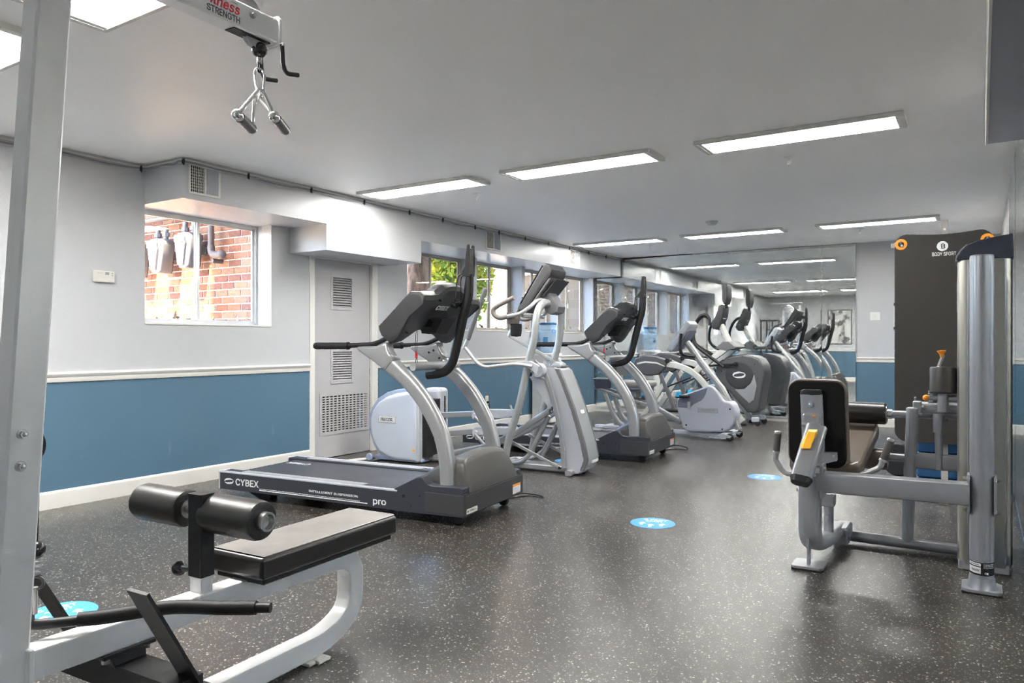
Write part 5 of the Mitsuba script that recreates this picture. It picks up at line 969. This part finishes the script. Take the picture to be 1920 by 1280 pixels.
t('screen', prism([(-3.125, 1.955), (-3.11, 1.965), (-3.075, 1.960), (-3.055, 1.93), (-3.050, 1.77), (-3.075, 1.685), (-3.09, 1.67), (-3.120, 1.71)], VC - .13, VC + .13, 'y', .02), 'm_char', 40, 'small dark television'); t('screen_neck', rb(-3.115, -3.08, VC - .03, VC + .03, 1.62, 1.70, .01), 'm_black', False); t('screen_glass', prism([(-3.127, 1.93), (-3.123, 1.73), (-3.120, 1.73), (-3.124, 1.93)], VC - .11, VC + .11, 'y'), 'm_blackgloss', False)
for s_, v, dx in ((-1, N - .07, 0), (1, F_ + .05, -.17)):
    t('handle', tube(cr([(-3.05, v, .80), (-3.271 + dx * .6, v, .96), (-3.45 + dx, v, 1.11), (-3.483 + dx, v, 1.289), (-3.425 + dx, v, 1.447), (-3.344 + dx, v, 1.520), (-3.262 + dx, v, 1.49), (-3.242 + dx, v, 1.387)], 6), .022, 12), 'm_black', 50)
for s_, v, dx, dz in ((-1, N - .03, 0, 0), (1, F_ + .01, .06, .03)):
    t('arm_cover', prism([(x + dx, z + dz) for x, z in ((-4.40, .80), (-4.36, .90), (-4.22, .945), (-4.05, .940), (-3.90, .895), (-3.845, .862), (-3.90, .77), (-4.00, .665), (-4.16, .650), (-4.34, .70))], v - .045, v + .045, 'y', .018), 'm_mgray3', 45, 'grey arm cover'); t('cover_band', prism([(x + dx, z + dz) for x, z in ((-4.33, .835), (-4.20, .865), (-4.02, .850), (-3.90, .80), (-3.895, .785), (-4.02, .825), (-4.20, .838), (-4.32, .81))], v - .048, v + .04, 'y', .004), 'm_offsilver', 40)
    t('link_arm', bar(cr([(-3.875 + dx, v, .825 + dz), (-3.70 + dx, v, .795 + dz), (-3.50 + dx, v, .71 + dz), (-3.34 + dx, v, .56 + dz), (-3.28 + dx, v, .45 + dz)], 5), .06, .085, (0, 1, 0), .012), 'm_offsilver', 40)
    t('pedal_strut', bar([(-3.98 + dx, v, .68 + dz), (-3.84 + dx, v, .36), (-3.755 + dx, v, .165)], .05, .055, (0, 1, 0), .01), 'm_dgray', 40); t('pedal', rrb(-3.98 + dx, -3.60 + dx, v - .06, v + .06, .14, .18, .015), 'm_black', 40); t('tie_rod', tube([(-3.87 + dx, v, .50 + dz), (-3.53 + dx, v, .64 + dz)], .012, 8), 'm_black')
    t('pivot_cap', cyl((-3.86 + dx, v - .055, .875 + dz), (-3.86 + dx, v + .055, .875 + dz), .035, 18, .005), 'm_black')

# ---------------------------------------------------------------- water cooler
t = Thing('water_cooler', 'white water cooler with a clear blue bottle under the windows', 'water cooler'); X, Y = -5.205, 9.09
t('cabinet', rrb(X - .165, X + .155, Y - .15, Y + .15, .01, .94, .02), 'm_white', 45); t('top', rrb(X - .17, X + .165, Y - .155, Y + .155, .925, .985, .02), 'm_white', 45); t('dispenser', rb(X + .10, X + .16, Y - .11, Y + .11, .60, .85, .01), 'm_lgray', False)
for i, m in ((-1, 'm_blue'), (1, 'm_red')): t('tap', cat(rb(X + .155, X + .185, Y + i * .05 - .015, Y + i * .05 + .015, .78, .83, .004)), m, False)
scene['m_bottle'] = {'type': 'principledthin', 'base_color': rgb((.74, .87, .98)), 'roughness': .10, 'spec_trans': .85, 'eta': 1.25, 'diff_trans': .6}
prof = [(.05, 0), (.10, .012), (.131, .045)]
for z in (.10, .20, .30): prof += [(.133, z - .03), (.133, z), (.124, z + .012), (.124, z + .022), (.133, z + .035)]
prof += [(.132, .40), (.118, .425), (.03, .432)]
t('bottle', lathe(prof, (X, Y, .985), n=36), 'm_bottle', 45, 'clear blue water bottle'); 
t('bottle_cap_ring', lathe([(.119, .40), (.136, .40), (.134, .428), (.10, .434), (.10, .428)], (X, Y, .985), n=36), 'm_blue', 40)
t('bottle_label', cat(*[prism([(X + (.1345 + d_) * math.cos(a), Y + (.1345 + d_) * math.sin(a)) for d_, rr_ in ((0, 1), (.0012, -1)) for a in np.linspace(-1.45, -.95, 8)[::rr_]], 1.13, 1.21, 'z')]), 'm_decal', False)
t('bottle_lettering', text('Cul', .05, (X + .118, Y - .075, 1.27), (.30, .95, 0), (0, 0, 1), .004, True, .10), 'm_decal', False)

# ---------------------------------------------------------------- seen only in the mirror: rack and cable tower near the camera's left
t = Thing('accessory_rack', 'black accessory rack of upright bars seen in the end mirror', 'rack'); x0, x1, y = -5.22, -4.74, .55
for x in (x0, x0 + .16, x0 + .32, x1): t('upright', rb(x - .015, x + .015, y - .015, y + .015, 0, 1.75, .003), 'm_black', False)
for z in (.95, 1.74): t('cross_bar', rb(x0 - .03, x1 + .03, y - .02, y + .02, z - .02, z + .02, .003), 'm_black', False)
t('base', rb(x0 - .05, x1 + .05, y - .2, y + .2, 0, .04, .004), 'm_black', False)
for x in (-5.02, -4.98): t('handle', cat(tube([(x, y + .03, 1.72), (x, y + .03, 1.50)], .006, 6), ball((x, y + .03, 1.48), .022, 1)), 'm_black')
t = Thing('cable_tower', 'cable tower with a mirrored weight cover and a long bar seen in the end mirror', 'weight machine'); X, Y = -4.42, .55
t('weight_cover', prism([(X - .17 + .34 * k_, z) for k_, z in ((0, .1), (1, .1), (1, 1.95), (.9, 2.08), (.6, 2.16), (.4, 2.16), (.1, 2.08), (0, 1.95))], Y, Y + .25, 'y', .02), 'm_chrome', 40); t('column', rb(X + .24, X + .30, Y, Y + .08, 0, 2.15, .005), 'm_dgray', False); t('base', rb(X - .22, X + .33, Y - .1, Y + .4, 0, .08, .01), 'm_dgray', False)
t('stack', cat(*[rb(X - .13, X + .13, Y + .252, Y + .262, .2 + .06 * i, .25 + .06 * i, .003) for i in range(14)]), 'm_char', False)
t('pulldown_bar', tube(cr([(X - .75, Y + .15, 2.16), (X - .6, Y + .15, 2.2), (X - .2, Y + .15, 2.2), (X + .2, Y + .15, 2.22), (X + .36, Y + .15, 2.21)], 5), .016, 8), 'm_dgray')
